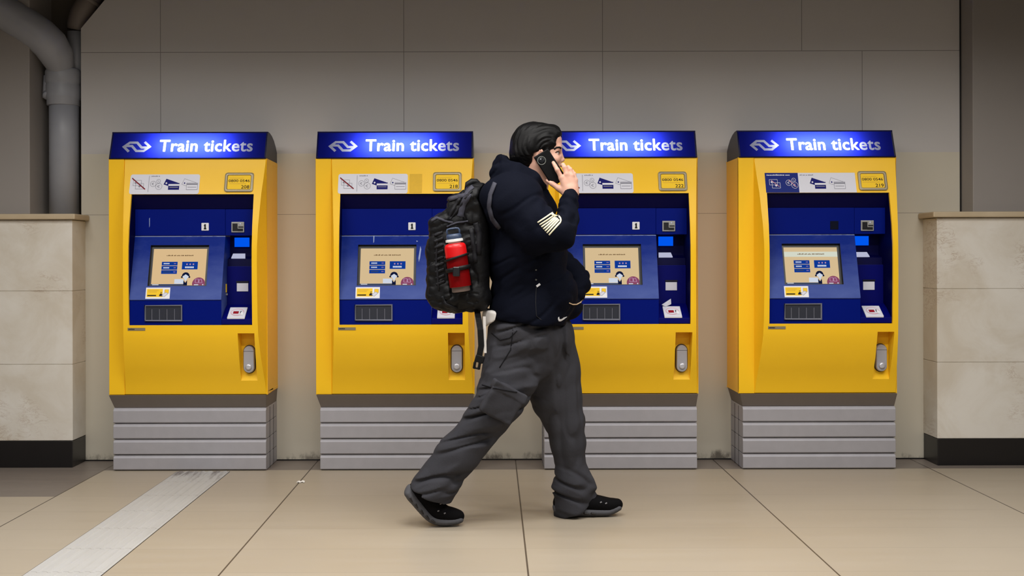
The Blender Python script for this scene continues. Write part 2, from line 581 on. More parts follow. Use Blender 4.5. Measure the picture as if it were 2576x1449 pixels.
# scrap of paper
b = MB()
P = [(-0.022, 0.001), (-0.012, 0.004), (-0.003, 0.002), (0.008, 0.005), (0.021, 0.002)]
b.prism([(x, -0.02 + 0.006 * (i % 2), z) for i, (x, z) in enumerate(P)] + [(x, -0.02 + 0.006 * (i % 2), z - 0.001) for i, (x, z) in reversed(list(enumerate(P)))],
        [(x * 0.9, 0.016 - 0.005 * (i % 3), z + 0.002) for i, (x, z) in enumerate(P)] + [(x * 0.9, 0.016 - 0.005 * (i % 3), z + 0.001) for i, (x, z) in reversed(list(enumerate(P)))])
o = obj('paper_scrap', b.mesh('paper_scrap', [M['paper_white']]), None, (-1.008, 5.83, 0.0005))
tag(o, 'small white paper scrap lying on a floor joint right of the leftmost machine', 'litter')

# ------------------------------------------------------------------ pipes in the niche, upper left
def arc(c, r, a0, a1, n, ax, az):
    c, ax, az = Vector(c), Vector(ax), Vector(az)
    return [c + (ax * math.cos(math.radians(a0 + (a1 - a0) * k / n)) + az * math.sin(math.radians(a0 + (a1 - a0) * k / n))) * r for k in range(n + 1)]

PX, PY = -2.500, 6.495
pipe = empty('drain_pipe', (PX, PY, 1.426), 'thick grey painted drain pipe standing on the left stone ledge, bending away at the top', 'pipe')
def ppart(name, b, m, smooth=True):
    return obj(name, b.mesh(name, [M[m]], smooth), pipe, (-PX + 0, -PY, -1.426)) 
b = MB(); b.tube([(PX, PY, 1.426), (PX, PY, 1.9), (PX, PY, 2.09)], 0.0835, 36)
ppart('pipe_shaft', b, 'pipe_paint')
b = MB()
b.lathe([(0.088, 0), (0.092, 0.004), (0.092, 0.035), (0.097, 0.045), (0.098, 0.05), (0.098, 0.115), (0.094, 0.125), (0.1, 0.135), (0.101, 0.195), (0.094, 0.21), (0.09, 0.215)], (PX - 0.004, PY, 2.065), (0.0, 0, 1), 36)
b.tube([(PX - 0.085, PY - 0.03, 2.13), (PX - 0.08, PY - 0.055, 2.115)], [0.026, 0.022], 16)
b.tube([(PX - 0.088, PY - 0.02, 2.11), (PX - 0.088, PY - 0.02, 2.24)], [0.03, 0.022], 16)
ppart('pipe_collar', b, 'pipe_paint')
# wide bend coming towards the viewer and up to the left
b = MB()
pts = [(PX - 0.005, PY - 0.02, 2.25), (PX - 0.006, PY - 0.035, 2.29), (PX - 0.012, PY - 0.075, 2.345), (PX - 0.032, PY - 0.125, 2.40), (PX - 0.075, PY - 0.150, 2.447), (PX - 0.14, PY - 0.165, 2.495), (PX - 0.30, PY - 0.20, 2.595), (PX - 0.55, PY - 0.25, 2.745), (PX - 0.62, PY - 0.265, 2.785)]
b.tube(pts, [0.06, 0.078, 0.094, 0.1, 0.1, 0.098, 0.096, 0.096, 0.096], 36)
ppart('pipe_bend', b, 'pipe_paint')
b = MB()
b.tube([(PX + 0.045, PY + 0.045, 2.2), (PX + 0.055, PY + 0.045, 2.36), (PX + 0.055, PY + 0.042, 2.505)], [0.05, 0.05, 0.05], 24)
ppart('vent_branch', b, 'pipe_paint')
SX, SY, SZ = -2.450, 6.545, 2.517
pipe2 = empty('sloping_pipe', (SX, SY, SZ), 'short dark sloping pipe at the top left corner, rising along the cut wall edge', 'pipe')
b = MB()
b.tube([(SX, SY, SZ), (SX + 0.006, SY, SZ + 0.03), (SX + 0.03, SY - 0.005, SZ + 0.085), (SX + 0.165, SY - 0.005, SZ + 0.31)], [0.05, 0.058, 0.064, 0.064], 28)
b.lathe([(0.064, 0), (0.070, 0.004), (0.070, 0.02), (0.064, 0.024)], (SX + 0.08, SY - 0.006, SZ + 0.165), (0.52, 0.0, 0.85), 28)
o = obj('pipe_elbow', b.mesh('pipe_elbow', [M['pipe_dark']], True), pipe2, (-SX, -SY, -SZ))

# ------------------------------------------------------------------ ceiling lamps
def lamp(i, x, y):
    rows = {4.6: 'the row nearest the ticket machines', 3.6: 'the second row from the machines', 1.0: 'the third row from the machines', -1.6: 'the row farthest from the machines'}
    cols = {-2.1: 'left', 0.0: 'middle', 2.1: 'right'}
    t = empty('ceiling_lamp', (x, y, CEIL_Z), 'long white %s ceiling lamp in %s' % (cols[x], rows[y]), 'lamp', 'ceiling lamps')
    if 'lamp' not in MESH_CACHE:
        b = MB(); b.box(-0.75, 0.75, -0.15, 0.15, -0.07, 0.0)
        c = MB(); c.box(-0.72, 0.72, -0.12, 0.12, -0.078, -0.0705)
        MESH_CACHE['lamp'] = (b.mesh('lamp_body', [M['lamp_body']]), c.mesh('lamp_diffuser', [M['lamp_lens']]))
    obj('lamp_body', MESH_CACHE['lamp'][0], t)
    obj('lamp_diffuser', MESH_CACHE['lamp'][1], t)
    ld = bpy.data.lights.new('ceiling_lamp_light', 'AREA')
    ld.shape = 'RECTANGLE'
    ld.size, ld.size_y = 1.44, 0.24
    ld.energy, ld.spread = LAMP_ROWS[y][0], math.radians(LAMP_ROWS[y][1])
    ld.color = LAMP_COL
    lo = bpy.data.objects.new('lamp_light', ld)
    col.objects.link(lo)
    lo.parent = t
    lo.location = (0, 0, -0.082)
for i, (x, y) in enumerate(LAMPS):
    lamp(i, x, y)
# ------------------------------------------------------------------ ticket machines
BW = 0.873                       # body width
OPX0, OPX1 = 0.1435, 0.8135      # opening
OPZ0, OPZ1 = 0.811, 1.525
_bz = [0.427, 0.455, 0.50, 0.62, 0.75, 0.83, 0.92, 1.02, 1.17, 1.24, 1.35, 1.525, 1.62, 1.70, 1.724]
_bb = [0.004, 0.010, 0.022, 0.068, 0.103, 0.111, 0.114, 0.118, 0.119, 0.117, 0.103, 0.062, 0.030, 0.006, 0.003]
def bulge(z):
    return float(np.interp(z, _bz, _bb))
def bslope(z):
    return (bulge(z + 0.004) - bulge(z - 0.004)) / 0.008

def on_front(u, v, off):
    """a point on the bulging front panel: u across, v = height"""
    return (u, -bulge(v) - 0.0012 - off, v)
CZ0, CZ1 = 1.2975, 0.949
def on_console(u, v, off):
    """console slope: v from 0 (top) to 1 (bottom)"""
    n = Vector((0, -0.961, 0.276))
    p = Vector((u, -0.10 * v, CZ0 + (CZ1 - CZ0) * v)) + n * (0.0012 + off)
    return tuple(p)
def on_plane(y):
    return lambda u, v, off: (u, y - 0.0012 - off, v)

def machine_meshes():
    C = {}
    # plinth: four metal planks round a dark core
    b = MB()
    h = 0.348 / 4
    for k in range(4):
        z0, z1 = k * h + (0.003 if k == 0 else 0.0015), (k + 1) * h - 0.0015
        b.box(0.022, 0.866, 0.004, 0.305, z0, z1)
        pr = [(0.006, z0), (-0.006, z0 + 0.006), (-0.006, z1 - 0.014), (0.006, z1 - 0.002)]
        b.prism([(0.022, y, z) for y, z in pr], [(0.866, y, z) for y, z in pr])
    C['plinth'] = b.mesh('plinth', [M['plinth_metal']])
    b = MB(); b.box(0.028, 0.86, 0.01, 0.304, 0.0, 0.345)
    for yy in (0.1, 0.2):
        b.box(0.0205, 0.8675, yy, yy + 0.003, 0.0, 0.34)
    C['plinth_core'] = b.mesh('plinth_core', [M['black_plastic']])
    b = MB()
    r0 = [(0.024, 0.012, 0.348), (0.864, 0.012, 0.348), (0.864, 0.305, 0.348), (0.024, 0.305, 0.348)]
    r1 = [(0.004, -0.022, 0.4195), (0.869, -0.022, 0.4195), (0.869, 0.305, 0.4195), (0.004, 0.305, 0.4195)]
    b.prism(r0, r1)
    C['skirt'] = b.mesh('skirt', [M['skirt_metal']])
    # yellow body: sides, top, bottom and the flat strip left of the door
    b = MB()
    b.box(0.0, 0.02, 0.0, 0.305, 0.421, 1.724)
    b.box(BW - 0.012, BW, 0.0, 0.16, 0.421, 1.724)
    b.box(BW - 0.0125, BW - 0.001, 0.163, 0.305, 0.421, 1.724)
    b.box(0.0, BW, 0.0, 0.305, 1.700, 1.724)
    b.box(0.0, BW, 0.0, 0.305, 0.421, 0.44)
    b.box(0.0, 0.086, -0.006, 0.012, 0.421, 1.724)
    C['body'] = b.mesh('body', [M['yellow_paint']])
    # bulging door
    b = MB()
    ze = sorted(set([0.424, 0.44, 0.46, 0.50, 0.56, 0.62, 0.69, 0.75, 0.766, OPZ0, 0.83, 0.87, 0.92, 0.97, 1.02, 1.10, 1.17, 1.205, 1.24, 1.29, 1.35, 1.40, 1.46, OPZ1, 1.57, 1.62, 1.66, 1.70, 1.7235]))
    PKX0, PKX1, PKZ0, PKZ1 = 0.733, 0.824, 0.50, 0.766
    def cols(z):
        bz = bulge(z)
        i = 0.005 + 0.22 * bz
        return [(0.084, 0.0), (0.084 + i, -bz), (OPX0, -bz), (PKX0, -bz), (OPX1, -bz), (PKX1, -bz), (BW - i, -bz), (BW - 0.001, 0.0)]
    rows = [cols(z) for z in ze]
    nC = 8
    vs = [(x, y, z) for z, r in zip(ze, rows) for x, y in r]
    fs = []
    for j in range(len(ze) - 1):
        zc = (ze[j] + ze[j + 1]) / 2
        for k in range(nC - 1):
            if OPZ0 < zc < OPZ1 and k in (2, 3):
                continue
            if PKZ0 < zc < PKZ1 and k in (3, 4):
                continue
            a = j * nC + k
            fs.append((a, a + 1, a + 1 + nC, a + nC))
    b.add(vs, fs)
    # rim of the opening (yellow lip) and of the handle pocket
    lip = 0.014
    zr = [z for z in ze if OPZ0 - 1e-6 <= z <= OPZ1 + 1e-6]
    for x in (OPX0, OPX1):
        for z0, z1 in zip(zr[:-1], zr[1:]):
            b.poly([(x, -bulge(z0), z0), (x, -bulge(z1), z1), (x, -bulge(z1) + lip, z1), (x, -bulge(z0) + lip, z0)])
    for z in (OPZ0, OPZ1):
        b.poly([(OPX0, -bulge(z), z), (OPX1, -bulge(z), z), (OPX1, -bulge(z) + lip, z), (OPX0, -bulge(z) + lip, z)])
    zp = [z for z in ze if PKZ0 - 1e-6 <= z <= PKZ1 + 1e-6]
    YB = -0.012
    for x in (PKX0, PKX1):
        for z0, z1 in zip(zp[:-1], zp[1:]):
            b.poly([(x, -bulge(z0), z0), (x, -bulge(z1), z1), (x, YB, z1), (x, YB, z0)])
    b.poly([(PKX0, -bulge(PKZ1), PKZ1), (PKX1, -bulge(PKZ1), PKZ1), (PKX1, YB, PKZ1), (PKX0, YB, PKZ1)])
    b.poly([(PKX0, YB, 0.532), (PKX1, YB, 0.532), (PKX1, YB, PKZ1), (PKX0, YB, PKZ1)])
    b.poly([(PKX0, YB, 0.532), (PKX1, YB, 0.532), (PKX1, -bulge(PKZ0), PKZ0), (PKX0, -bulge(PKZ0), PKZ0)])
    C['front_panel'] = b.mesh('front_panel', [M['yellow_paint']], True)
    C['front_panel'].set_sharp_from_angle(angle=math.radians(24))
    # handle
    b = MB()
    def cap(r, y, hh):
        pts = []
        for a in range(0, 181, 15):
            pts.append((0.7785 + r * math.cos(math.radians(a)), y, 0.6175 + hh + r * math.sin(math.radians(a))))
        for a in range(180, 361, 15):
            pts.append((0.7785 + r * math.cos(math.radians(a)), y, 0.6175 - hh + r * math.sin(math.radians(a))))
        return pts
    b.prism(cap(0.030, -0.013, 0.044), cap(0.030, -0.034, 0.044))
    b.prism(cap(0.030, -0.034, 0.044), cap(0.027, -0.040, 0.044))
    C['handle'] = b.mesh('handle', [M['handle_steel']])
    b = MB()
    b.prism(cap(0.034, -0.0125, 0.044), cap(0.034, -0.018, 0.044))
    b.box(0.7785 - 0.028, 0.7785 + 0.028, -0.0405, -0.0395, 0.6615, 0.6632)
    C['handle_gasket'] = b.mesh('handle_gasket', [M['black_plastic']])
    b = MB(); b.lathe([(0.016, 0.0), (0.017, 0.006), (0.015, 0.010), (0.009, 0.012)], (0.7785, -0.040, 0.577), (0, -1, 0), 24)
    C['knob'] = b.mesh('knob', [M['knob_steel']], True)
    # navy recess behind the opening
    b = MB()
    for x in (OPX0, OPX1):
        for z0, z1 in zip(zr[:-1], zr[1:]):
            b.poly([(x, -bulge(z0) + lip, z0), (x, -bulge(z1) + lip, z1), (x, 0.11, z1), (x, 0.11, z0)])
    b.poly([(OPX0, -bulge(OPZ1) + lip, OPZ1), (OPX1, -bulge(OPZ1) + lip, OPZ1), (OPX1, -0.004, 1.449), (OPX0, -0.004, 1.449)])
    b.poly([(OPX0, -0.004, 1.449), (OPX1, -0.004, 1.449), (OPX1, 0.0, 1.446), (OPX0, 0.0, 1.446)])
    b.poly([(0.643, -bulge(OPZ0) + lip, OPZ0), (OPX1, -bulge(OPZ0) + lip, OPZ0), (OPX1, 0.11, OPZ0), (0.643, 0.11, OPZ0)])
    b.poly([(0.643, 0.11, OPZ0), (OPX1, 0.11, OPZ0), (OPX1, 0.11, 1.31), (0.643, 0.11, 1.31)])
    C['recess'] = b.mesh('recess', [M['navy_dark']])
    # upper panel
    b = MB(); b.box(OPX0, 0.642, 0.0, 0.03, 1.300, 1.447); b.box(0.6435, OPX1, 0.001, 0.03, 1.300, 1.447); b.box(0.64, 0.645, 0.004, 0.03, 1.300, 1.447)
    C['upper_panel'] = b.mesh('upper_panel', [M['blue_panel']])
    # console: sloping front with a rectangular hole for the display, plain lower front
    b = MB()
    HX0, HX1, HV0, HV1 = 0.236, 0.557, 0.145, 0.785
    us, vv = [OPX0, HX0, HX1, 0.643], [0.0, HV0, HV1, 1.0]
    S = lambda u, v: on_console(u, v, -0.0012)
    for j in range(3):
        for k in range(3):
            if j == 1 and k == 1:
                continue
            b.poly([S(us[k], vv[j]), S(us[k + 1], vv[j]), S(us[k + 1], vv[j + 1]), S(us[k], vv[j + 1])])
    yl = -0.094
    b.poly([S(OPX0, 1), S(0.643, 1), (0.643, yl, CZ1 - 0.003), (OPX0, yl, CZ1 - 0.003)])
    b.poly([S(0.643, 0), S(0.643, 1), (0.643, yl, CZ1 - 0.003), (0.643, yl, OPZ0), (0.643, 0.11, OPZ0), (0.643, 0.11, CZ0)])
    b.poly([S(OPX0, 0), S(OPX0, 1), (OPX0, yl, CZ1 - 0.003), (OPX0, yl, OPZ0), (OPX0, 0.11, OPZ0), (OPX0, 0.11, CZ0)])
    b.poly([S(OPX0, 0), S(0.643, 0), (0.643, 0.11, CZ0), (OPX0, 0.11, CZ0)])
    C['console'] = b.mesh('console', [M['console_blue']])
    b = MB(); b.poly([(OPX0, yl, CZ1 - 0.003), (0.643, yl, CZ1 - 0.003), (0.643, yl, OPZ0), (OPX0, yl, OPZ0)])
    C['console_front'] = b.mesh('console_front', [M['blue_panel']])
    # bezel: black walls of the display well
    b = MB()
    T = lambda u, v, d: on_console(u, v, -0.0012 - d)
    e = 0.006
    ring = [(HX0, HV0), (HX1, HV0), (HX1, HV1), (HX0, HV1)]
    inr = [(0.249, 0.19), (0.543, 0.19), (0.543, 0.765), (0.249, 0.765)]
    for k in range(4):
        (a, c), (a2, c2) = ring[k], ring[(k + 1) % 4]
        (p, q), (p2, q2) = inr[k], inr[(k + 1) % 4]
        b.poly([T(a, c, -0.001), T(a2, c2, -0.001), T(a2, c2, 0.018), T(a, c, 0.018)])
        b.poly([T(a, c, 0.018), T(a2, c2, 0.018), T(p2, q2, 0.018), T(p, q, 0.018)])
    C['screen_bezel'] = b.mesh('screen_bezel', [M['black_plastic']])
    # coin return tray
    b = MB()
    TX0, TX1, TZ0, TZ1 = 0.228, 0.430, 0.834, 0.920
    y0, y1 = yl - 0.010, yl + 0.002
    w = 0.0055
    b.box(TX0, TX1, y0, y1, TZ0, TZ0 + w); b.box(TX0, TX1, y0, y1, TZ1 - w, TZ1)
    b.box(TX0, TX0 + w, y0, y1, TZ0, TZ1); b.box(TX1 - w, TX1, y0, y1, TZ0, TZ1)
    C['coin_tray'] = b.mesh('coin_tray', [M['tray_bar']])
    b = MB(); b.box(TX0 + 0.004, TX1 - 0.004, yl - 0.003, yl + 0.001, TZ0 + 0.004, TZ1 - 0.004)
    C['tray_flap'] = b.mesh('tray_flap', [M['tray_dark']])
    b = MB()
    b.box(TX0 + 0.0365, TX0 + 0.0395, yl - 0.006, yl - 0.003, TZ0 + 0.006, TZ1 - 0.022)
    C['tray_bar'] = b.mesh('tray_bar', [M['tray_bar']])
    # right column
    b = MB()
    b.box(0.6435, OPX1 - 0.0005, 0.03, 0.11, OPZ0 + 0.001, 1.130)
    b.prism([(0.6435, 0.03, OPZ0 + 0.002), (0.6435, 0.03, 0.918), (0.6435, -0.016, 0.897), (0.6435, -0.096, 0.843), (0.6435, -0.096, OPZ0 + 0.002)],
            [(0.8130, 0.03, OPZ0 + 0.002), (0.8130, 0.03, 0.918), (0.8130, -0.016, 0.897), (0.8130, -0.096, 0.843), (0.8130, -0.096, OPZ0 + 0.002)])
    C['reader_column'] = b.mesh('reader_column', [M['blue_deep']])
    b = MB(); b.prism([(0.674, -0.0200, 0.9045), (0.770, -0.0200, 0.9045), (0.770, -0.0985, 0.8515), (0.674, -0.0985, 0.8515)],
                      [(0.674, -0.0180, 0.8955), (0.770, -0.0180, 0.8955), (0.770, -0.0965, 0.8425), (0.674, -0.0965, 0.8425)])
    C['card_pad'] = b.mesh('card_pad', [M['sticker_white']])
    def on_pad(u, v, off):
        return (u, -0.0200 - 0.0785 * v - (0.0008 + off) * 0.56, 0.9045 - 0.053 * v + (0.0008 + off) * 0.83)
    d = Decal(on_pad)
    d.poly([(0.722 + 0.036 * math.cos(a * 0.2618), 0.5 + 0.33 * math.sin(a * 0.2618)) for a in range(24)], M['print_pink'], 1)
    d.poly([(0.722 + 0.033 * math.cos(a * 0.2618), 0.5 + 0.28 * math.sin(a * 0.2618)) for a in range(24)], M['sticker_white'], 2)
    d.rect(0.700, 0.42, 0.730, 0.66, M['print_red'], 3)
    d.rect(0.738, 0.40, 0.745, 0.62, M['print_black'], 3)
    d.poly([(0.742, 0.45), (0.757, 0.55), (0.757, 0.8), (0.742, 0.75)], M['print_white'], 4)
    C['pad_print'] = d.mesh('pad_print')
    b = MB(); b.box(0.699, 0.7625, 0.0265, 0.031, 0.990, 1.036)
    C['receipt_flap'] = b.mesh('receipt_flap', [M['sticker_white']], False)
    b = MB(); b.box(0.697, 0.765, 0.022, 0.031, 1.040, 1.047)
    C['flap_hinge'] = b.mesh('flap_hinge', [M['black_plastic']])
    # contactless reader: dark box with a lit shelf and a blue lamp
    b = MB()
    b.prism([(0.6445, 0.109, 1.130), (0.6445, 0.109, 1.185), (0.6445, 0.05, 1.170), (0.6445, 0.045, 1.130)],
            [(0.812, 0.109, 1.130), (0.812, 0.109, 1.185), (0.812, 0.05, 1.170), (0.812, 0.045, 1.130)])
    C['card_shelf'] = b.mesh('card_shelf', [M['navy_dark']])
    b = MB(); b.prism([(0.668, 0.075, 1.1795), (0.736, 0.075, 1.1795), (0.742, 0.047, 1.1725), (0.664, 0.047, 1.1725)],
                      [(0.668, 0.075, 1.2005), (0.736, 0.075, 1.2005), (0.742, 0.047, 1.1770), (0.664, 0.047, 1.1770)])
    C['lit_label'] = b.mesh('lit_label', [M['led_white']])
    b = MB(); b.box(0.672, 0.752, 0.092, 0.1095, 1.238, 1.29)
    C['blue_lamp'] = b.mesh('blue_lamp', [M['led_blue']])
    # steel bank card slot on the upper panel
    b = MB(); b.box(0.677, 0.748, -0.007, 0.001, 1.317, 1.375)
    C['card_slot'] = b.mesh('card_slot', [M['reader_steel']])
    b = MB()
    b.box(0.684, 0.712, -0.0078, -0.006, 1.324, 1.366)
    b.box(0.712, 0.742, -0.0078, -0.006, 1.323, 1.338)
    b.box(0.716, 0.744, -0.0078, -0.006, 1.343, 1.350)
    C['slot_mouth'] = b.mesh('slot_mouth', [M['black_plastic']])
    b = MB(); b.lathe([(0.0035, 0), (0.003, 0.003)], (0.727, -0.0068, 1.3645), (0, -1, 0), 12)
    C['slot_lamp'] = b.mesh('slot_lamp', [M['led_white']])
    # coin slot
    b = MB(); b.box(0.511, 0.552, -0.005, 0.001, 1.327, 1.370)
    C['coin_plate'] = b.mesh('coin_plate', [M['white_plastic']])
    b = MB(); b.box(0.528, 0.5365, -0.0062, -0.004, 1.334, 1.363); b.box(0.5255, 0.539, -0.0062, -0.004, 1.334, 1.341); b.box(0.5255, 0.5365, -0.0062, -0.004, 1.353, 1.358)
    C['coin_slit'] = b.mesh('coin_slit', [M['black_plastic']])
    b = MB(); b.box(0.508, 0.554, -0.002, 0.001, 1.325, 1.372)
    C['closed_coin_slot'] = b.mesh('closed_coin_slot', [M['slot_dark']])
    # header sign
    b = MB()
    prof = [(-0.010, 1.7285), (0.048, 1.8745), (0.056, 1.8790), (0.10, 1.8775), (0.16, 1.866), (0.22, 1.845), (0.265, 1.818), (0.305, 1.785), (0.305, 1.7285)]
    # end cheeks, roof and back of the light box
    for x0, x1 in ((0.003, 0.012), (0.861, 0.870)):
        b.prism([(x0, y, z) for y, z in prof], [(x1, y, z) for y, z in prof])
    for k in range(1, 8):
        (ya, za), (yb, zb) = prof[k], prof[k + 1]
        b.poly([(0.003, ya, za), (0.870, ya, za), (0.870, yb, zb), (0.003, yb, zb)])
    b.box(0.003, 0.870, -0.009, 0.305, 1.7245, 1.7300)
    C['sign_housing'] = b.mesh('sign_housing', [M['housing_dark']])
    b = MB(); b.box(0.004, 0.869, -0.0125, 0.01, 1.7242, 1.7292)
    p0, p1 = prof[0], prof[1]
    b.prism([(0.003, y, z) for y, z in ((0.0455, 1.8715), (0.0475, 1.879), (0.058, 1.8795), (0.058, 1.871))], [(0.870, y, z) for y, z in ((0.0455, 1.8715), (0.0475, 1.879), (0.058, 1.8795), (0.058, 1.871))])
    C['sign_edging'] = b.mesh('sign_edging', [M['navy_dark']])
    # lit face: blue sheet with the letters and the arrow emblem let into it as white sheets
    SU0, SU1, SH = 0.004, 0.869, math.hypot(0.058, 0.146)
    ty, tz = 0.058 / SH, 0.146 / SH
    def on_face(u, v, off):
        return (u, -0.010 + ty * v - tz * off, 1.7285 + tz * v + ty * off)
    # double arrow emblem: two bent strokes, each ending in half an arrowhead
    EU0, EW, EV0, EH = 0.072, 0.154, 0.0400, 0.0600
    path = [(0.235, 0.0), (0.035, 0.5), (0.235, 0.93), (0.50, 0.93), (0.675, 0.42), (0.90, 0.42)]
    def stroke(pts, w):
        P = [Vector((EU0 + a * EW, EV0 + c * EH)) for a, c in pts]
        L, R = [], []
        for i, p in enumerate(P):
            d0 = (P[i] - P[i - 1]).normalized() if i else (P[1] - P[0]).normalized()
            d1 = (P[i + 1] - P[i]).normalized() if i + 1 < len(P) else d0
            m = (d0 + d1).normalized()
            n = Vector((-m.y, m.x))
            k = w / 2 / max(0.5, n.dot(Vector((-d0.y, d0.x))))
            L.append(p + n * k); R.append(p - n * k)
        return L, R
    quads, cverts, cedges = [], [], []
    def outline(pts):
        o = len(cverts)
        cverts.extend(Vector(q) for q in pts)
        cedges.extend((o + i, o + (i + 1) % len(pts)) for i in range(len(pts)))
    outline([(SU0, 0.001), (SU1, 0.001), (SU1, SH), (SU0, SH)])
    for flip in (False, True):
        L, R = stroke([(1 - a, 1 - c) for a, c in path] if flip else path, 0.0138)
        for i in range(len(L) - 1):
            quads.append([(q.x, q.y) for q in (L[i], L[i + 1], R[i + 1], R[i])])
        outline([(q.x, q.y) for q in L] + [(q.x, q.y) for q in reversed(R)])
    # heavy lettering: the text thickened by a small octagon
    vs, fs, loops = text_mesh('Train tickets')
    TU0, TU1, TV0, TV1 = 0.2755, 0.7905, 0.0405, 0.1110
    tv = np.array([(TU0 + a * (TU1 - TU0), TV0 + c * (TV1 - TV0)) for a, c in vs])
    TH = 0.0021
    shifts = [(TH * math.cos(k * math.pi / 4), TH * math.sin(k * math.pi / 4)) for k in range(8)]
    for sx, sy in shifts:
        for lp in loops:
            outline([(tv[i][0] + sx, tv[i][1] + sy) for i in lp])
    ov, oe, of, _, _, _ = delaunay_2d_cdt(cverts, cedges, [], 0, 1e-6)
    pts2 = np.array([(v.x, v.y) for v in ov])
    tri = np.array([f[:3] for f in of])
    cen = pts2[tri].mean(1)
    def inside(c, poly):
        r = np.zeros(len(c), bool)
        n = len(poly)
        for i in range(n):
            (x0, y0), (x1, y1) = poly[i], poly[(i + 1) % n]
            if y0 == y1:
                continue
            r ^= ((y0 > c[:, 1]) != (y1 > c[:, 1])) & (c[:, 0] < (x1 - x0) * (c[:, 1] - y0) / (y1 - y0) + x0)
        return r
    is_em = np.zeros(len(cen), bool)
    for q in quads:
        is_em |= inside(cen, q)
    is_tx = np.zeros(len(cen), bool)
    near_t = np.nonzero((cen[:, 0] > TU0 - 0.01) & (cen[:, 0] < TU1 + 0.01))[0]
    for sx, sy in shifts:
        c = cen[near_t] - np.array([sx, sy])
        hit_ = np.zeros(len(c), bool)
        for f in fs:
            hit_ |= inside(c, [tuple(tv[i]) for i in f])
        is_tx[near_t] |= hit_
    gap = TU0 + (TU1 - TU0) * 0.475
    face3 = [on_face(x, y, 0) for x, y in pts2]
    def sheet(name, sel, m):
        b = MB(); b.add(face3, [tuple(int(i) for i in t_) for t_ in tri[sel]])
        me = b.mesh(name, [m], merge=False)
        bm = bmesh.new(); bm.from_mesh(me)
        bmesh.ops.delete(bm, geom=[v for v in bm.verts if not v.link_faces], context='VERTS')
        bm.to_mesh(me); bm.free()
        return me
    C['emblem'] = sheet('emblem', is_em, M['sign_white'])
    C['lettering_a'] = sheet('lettering', is_tx & (cen[:, 0] < gap), M['sign_white'])
    C['lettering_b'] = sheet('lettering', is_tx & (cen[:, 0] >= gap), M['sign_white'])
    C['sign_face'] = sheet('sign_face', ~(is_tx | is_em), M['sign_blue'])
    # maker's label under the opening
    d = Decal(on_front)
    d.slab(0.137, 0.782, 0.232, 0.797, M['frame_steel'], 0.0008)
    d.dashes(0.142, 0.175, 0.787, 0.006, M['print_black'], 4, 3)
    C['maker_label'] = d.mesh('maker_label')
    # yellow and white sticker under the display
    d = Decal(on_console)
    d.slab(0.230, 0.985, 0.362, 0.812, M['print_white'], 0.0006)
    d.rect(0.236, 0.958, 0.322, 0.832, M['sticker_yellow'], 2)
    d.dashes(0.240, 0.296, 0.885, -0.02, M['tape_yellow'], 3, 5) if False else None
    for k, (a, c) in enumerate(((0.242, 0.300), (0.242, 0.290))):
        d.rect(a, 0.862 + 0.022 * k, c, 0.852 + 0.022 * k, M['tape_yellow'], 3)
    d.rect(0.240, 0.944, 0.288, 0.926, M['print_black'], 3)
    d.poly([(0.304, 0.945), (0.326, 0.945), (0.324, 0.918), (0.312, 0.90), (0.305, 0.925)], M['print_black'], 3)
    d.disc(0.3145, 0.888, 0.005, M['print_black'], 3)
    d.poly([(0.318, 0.93), (0.340, 0.885), (0.352, 0.905), (0.332, 0.955)], M['sticker_white'], 4)
    d.frame([(0.318, 0.93), (0.340, 0.885), (0.352, 0.905), (0.332, 0.955)], 0.002, M['print_grey'], 5)
    d.rrect(0.333, 0.90, 0.355, 0.84, 0.004, M['sticker_yellow'], 3)
    d.frame([(0.333, 0.90), (0.333, 0.845), (0.355, 0.845), (0.355, 0.90)], 0.0018, M['frame_steel'], 4)
    C['slope_sticker'] = d.mesh('slope_sticker')
    return C

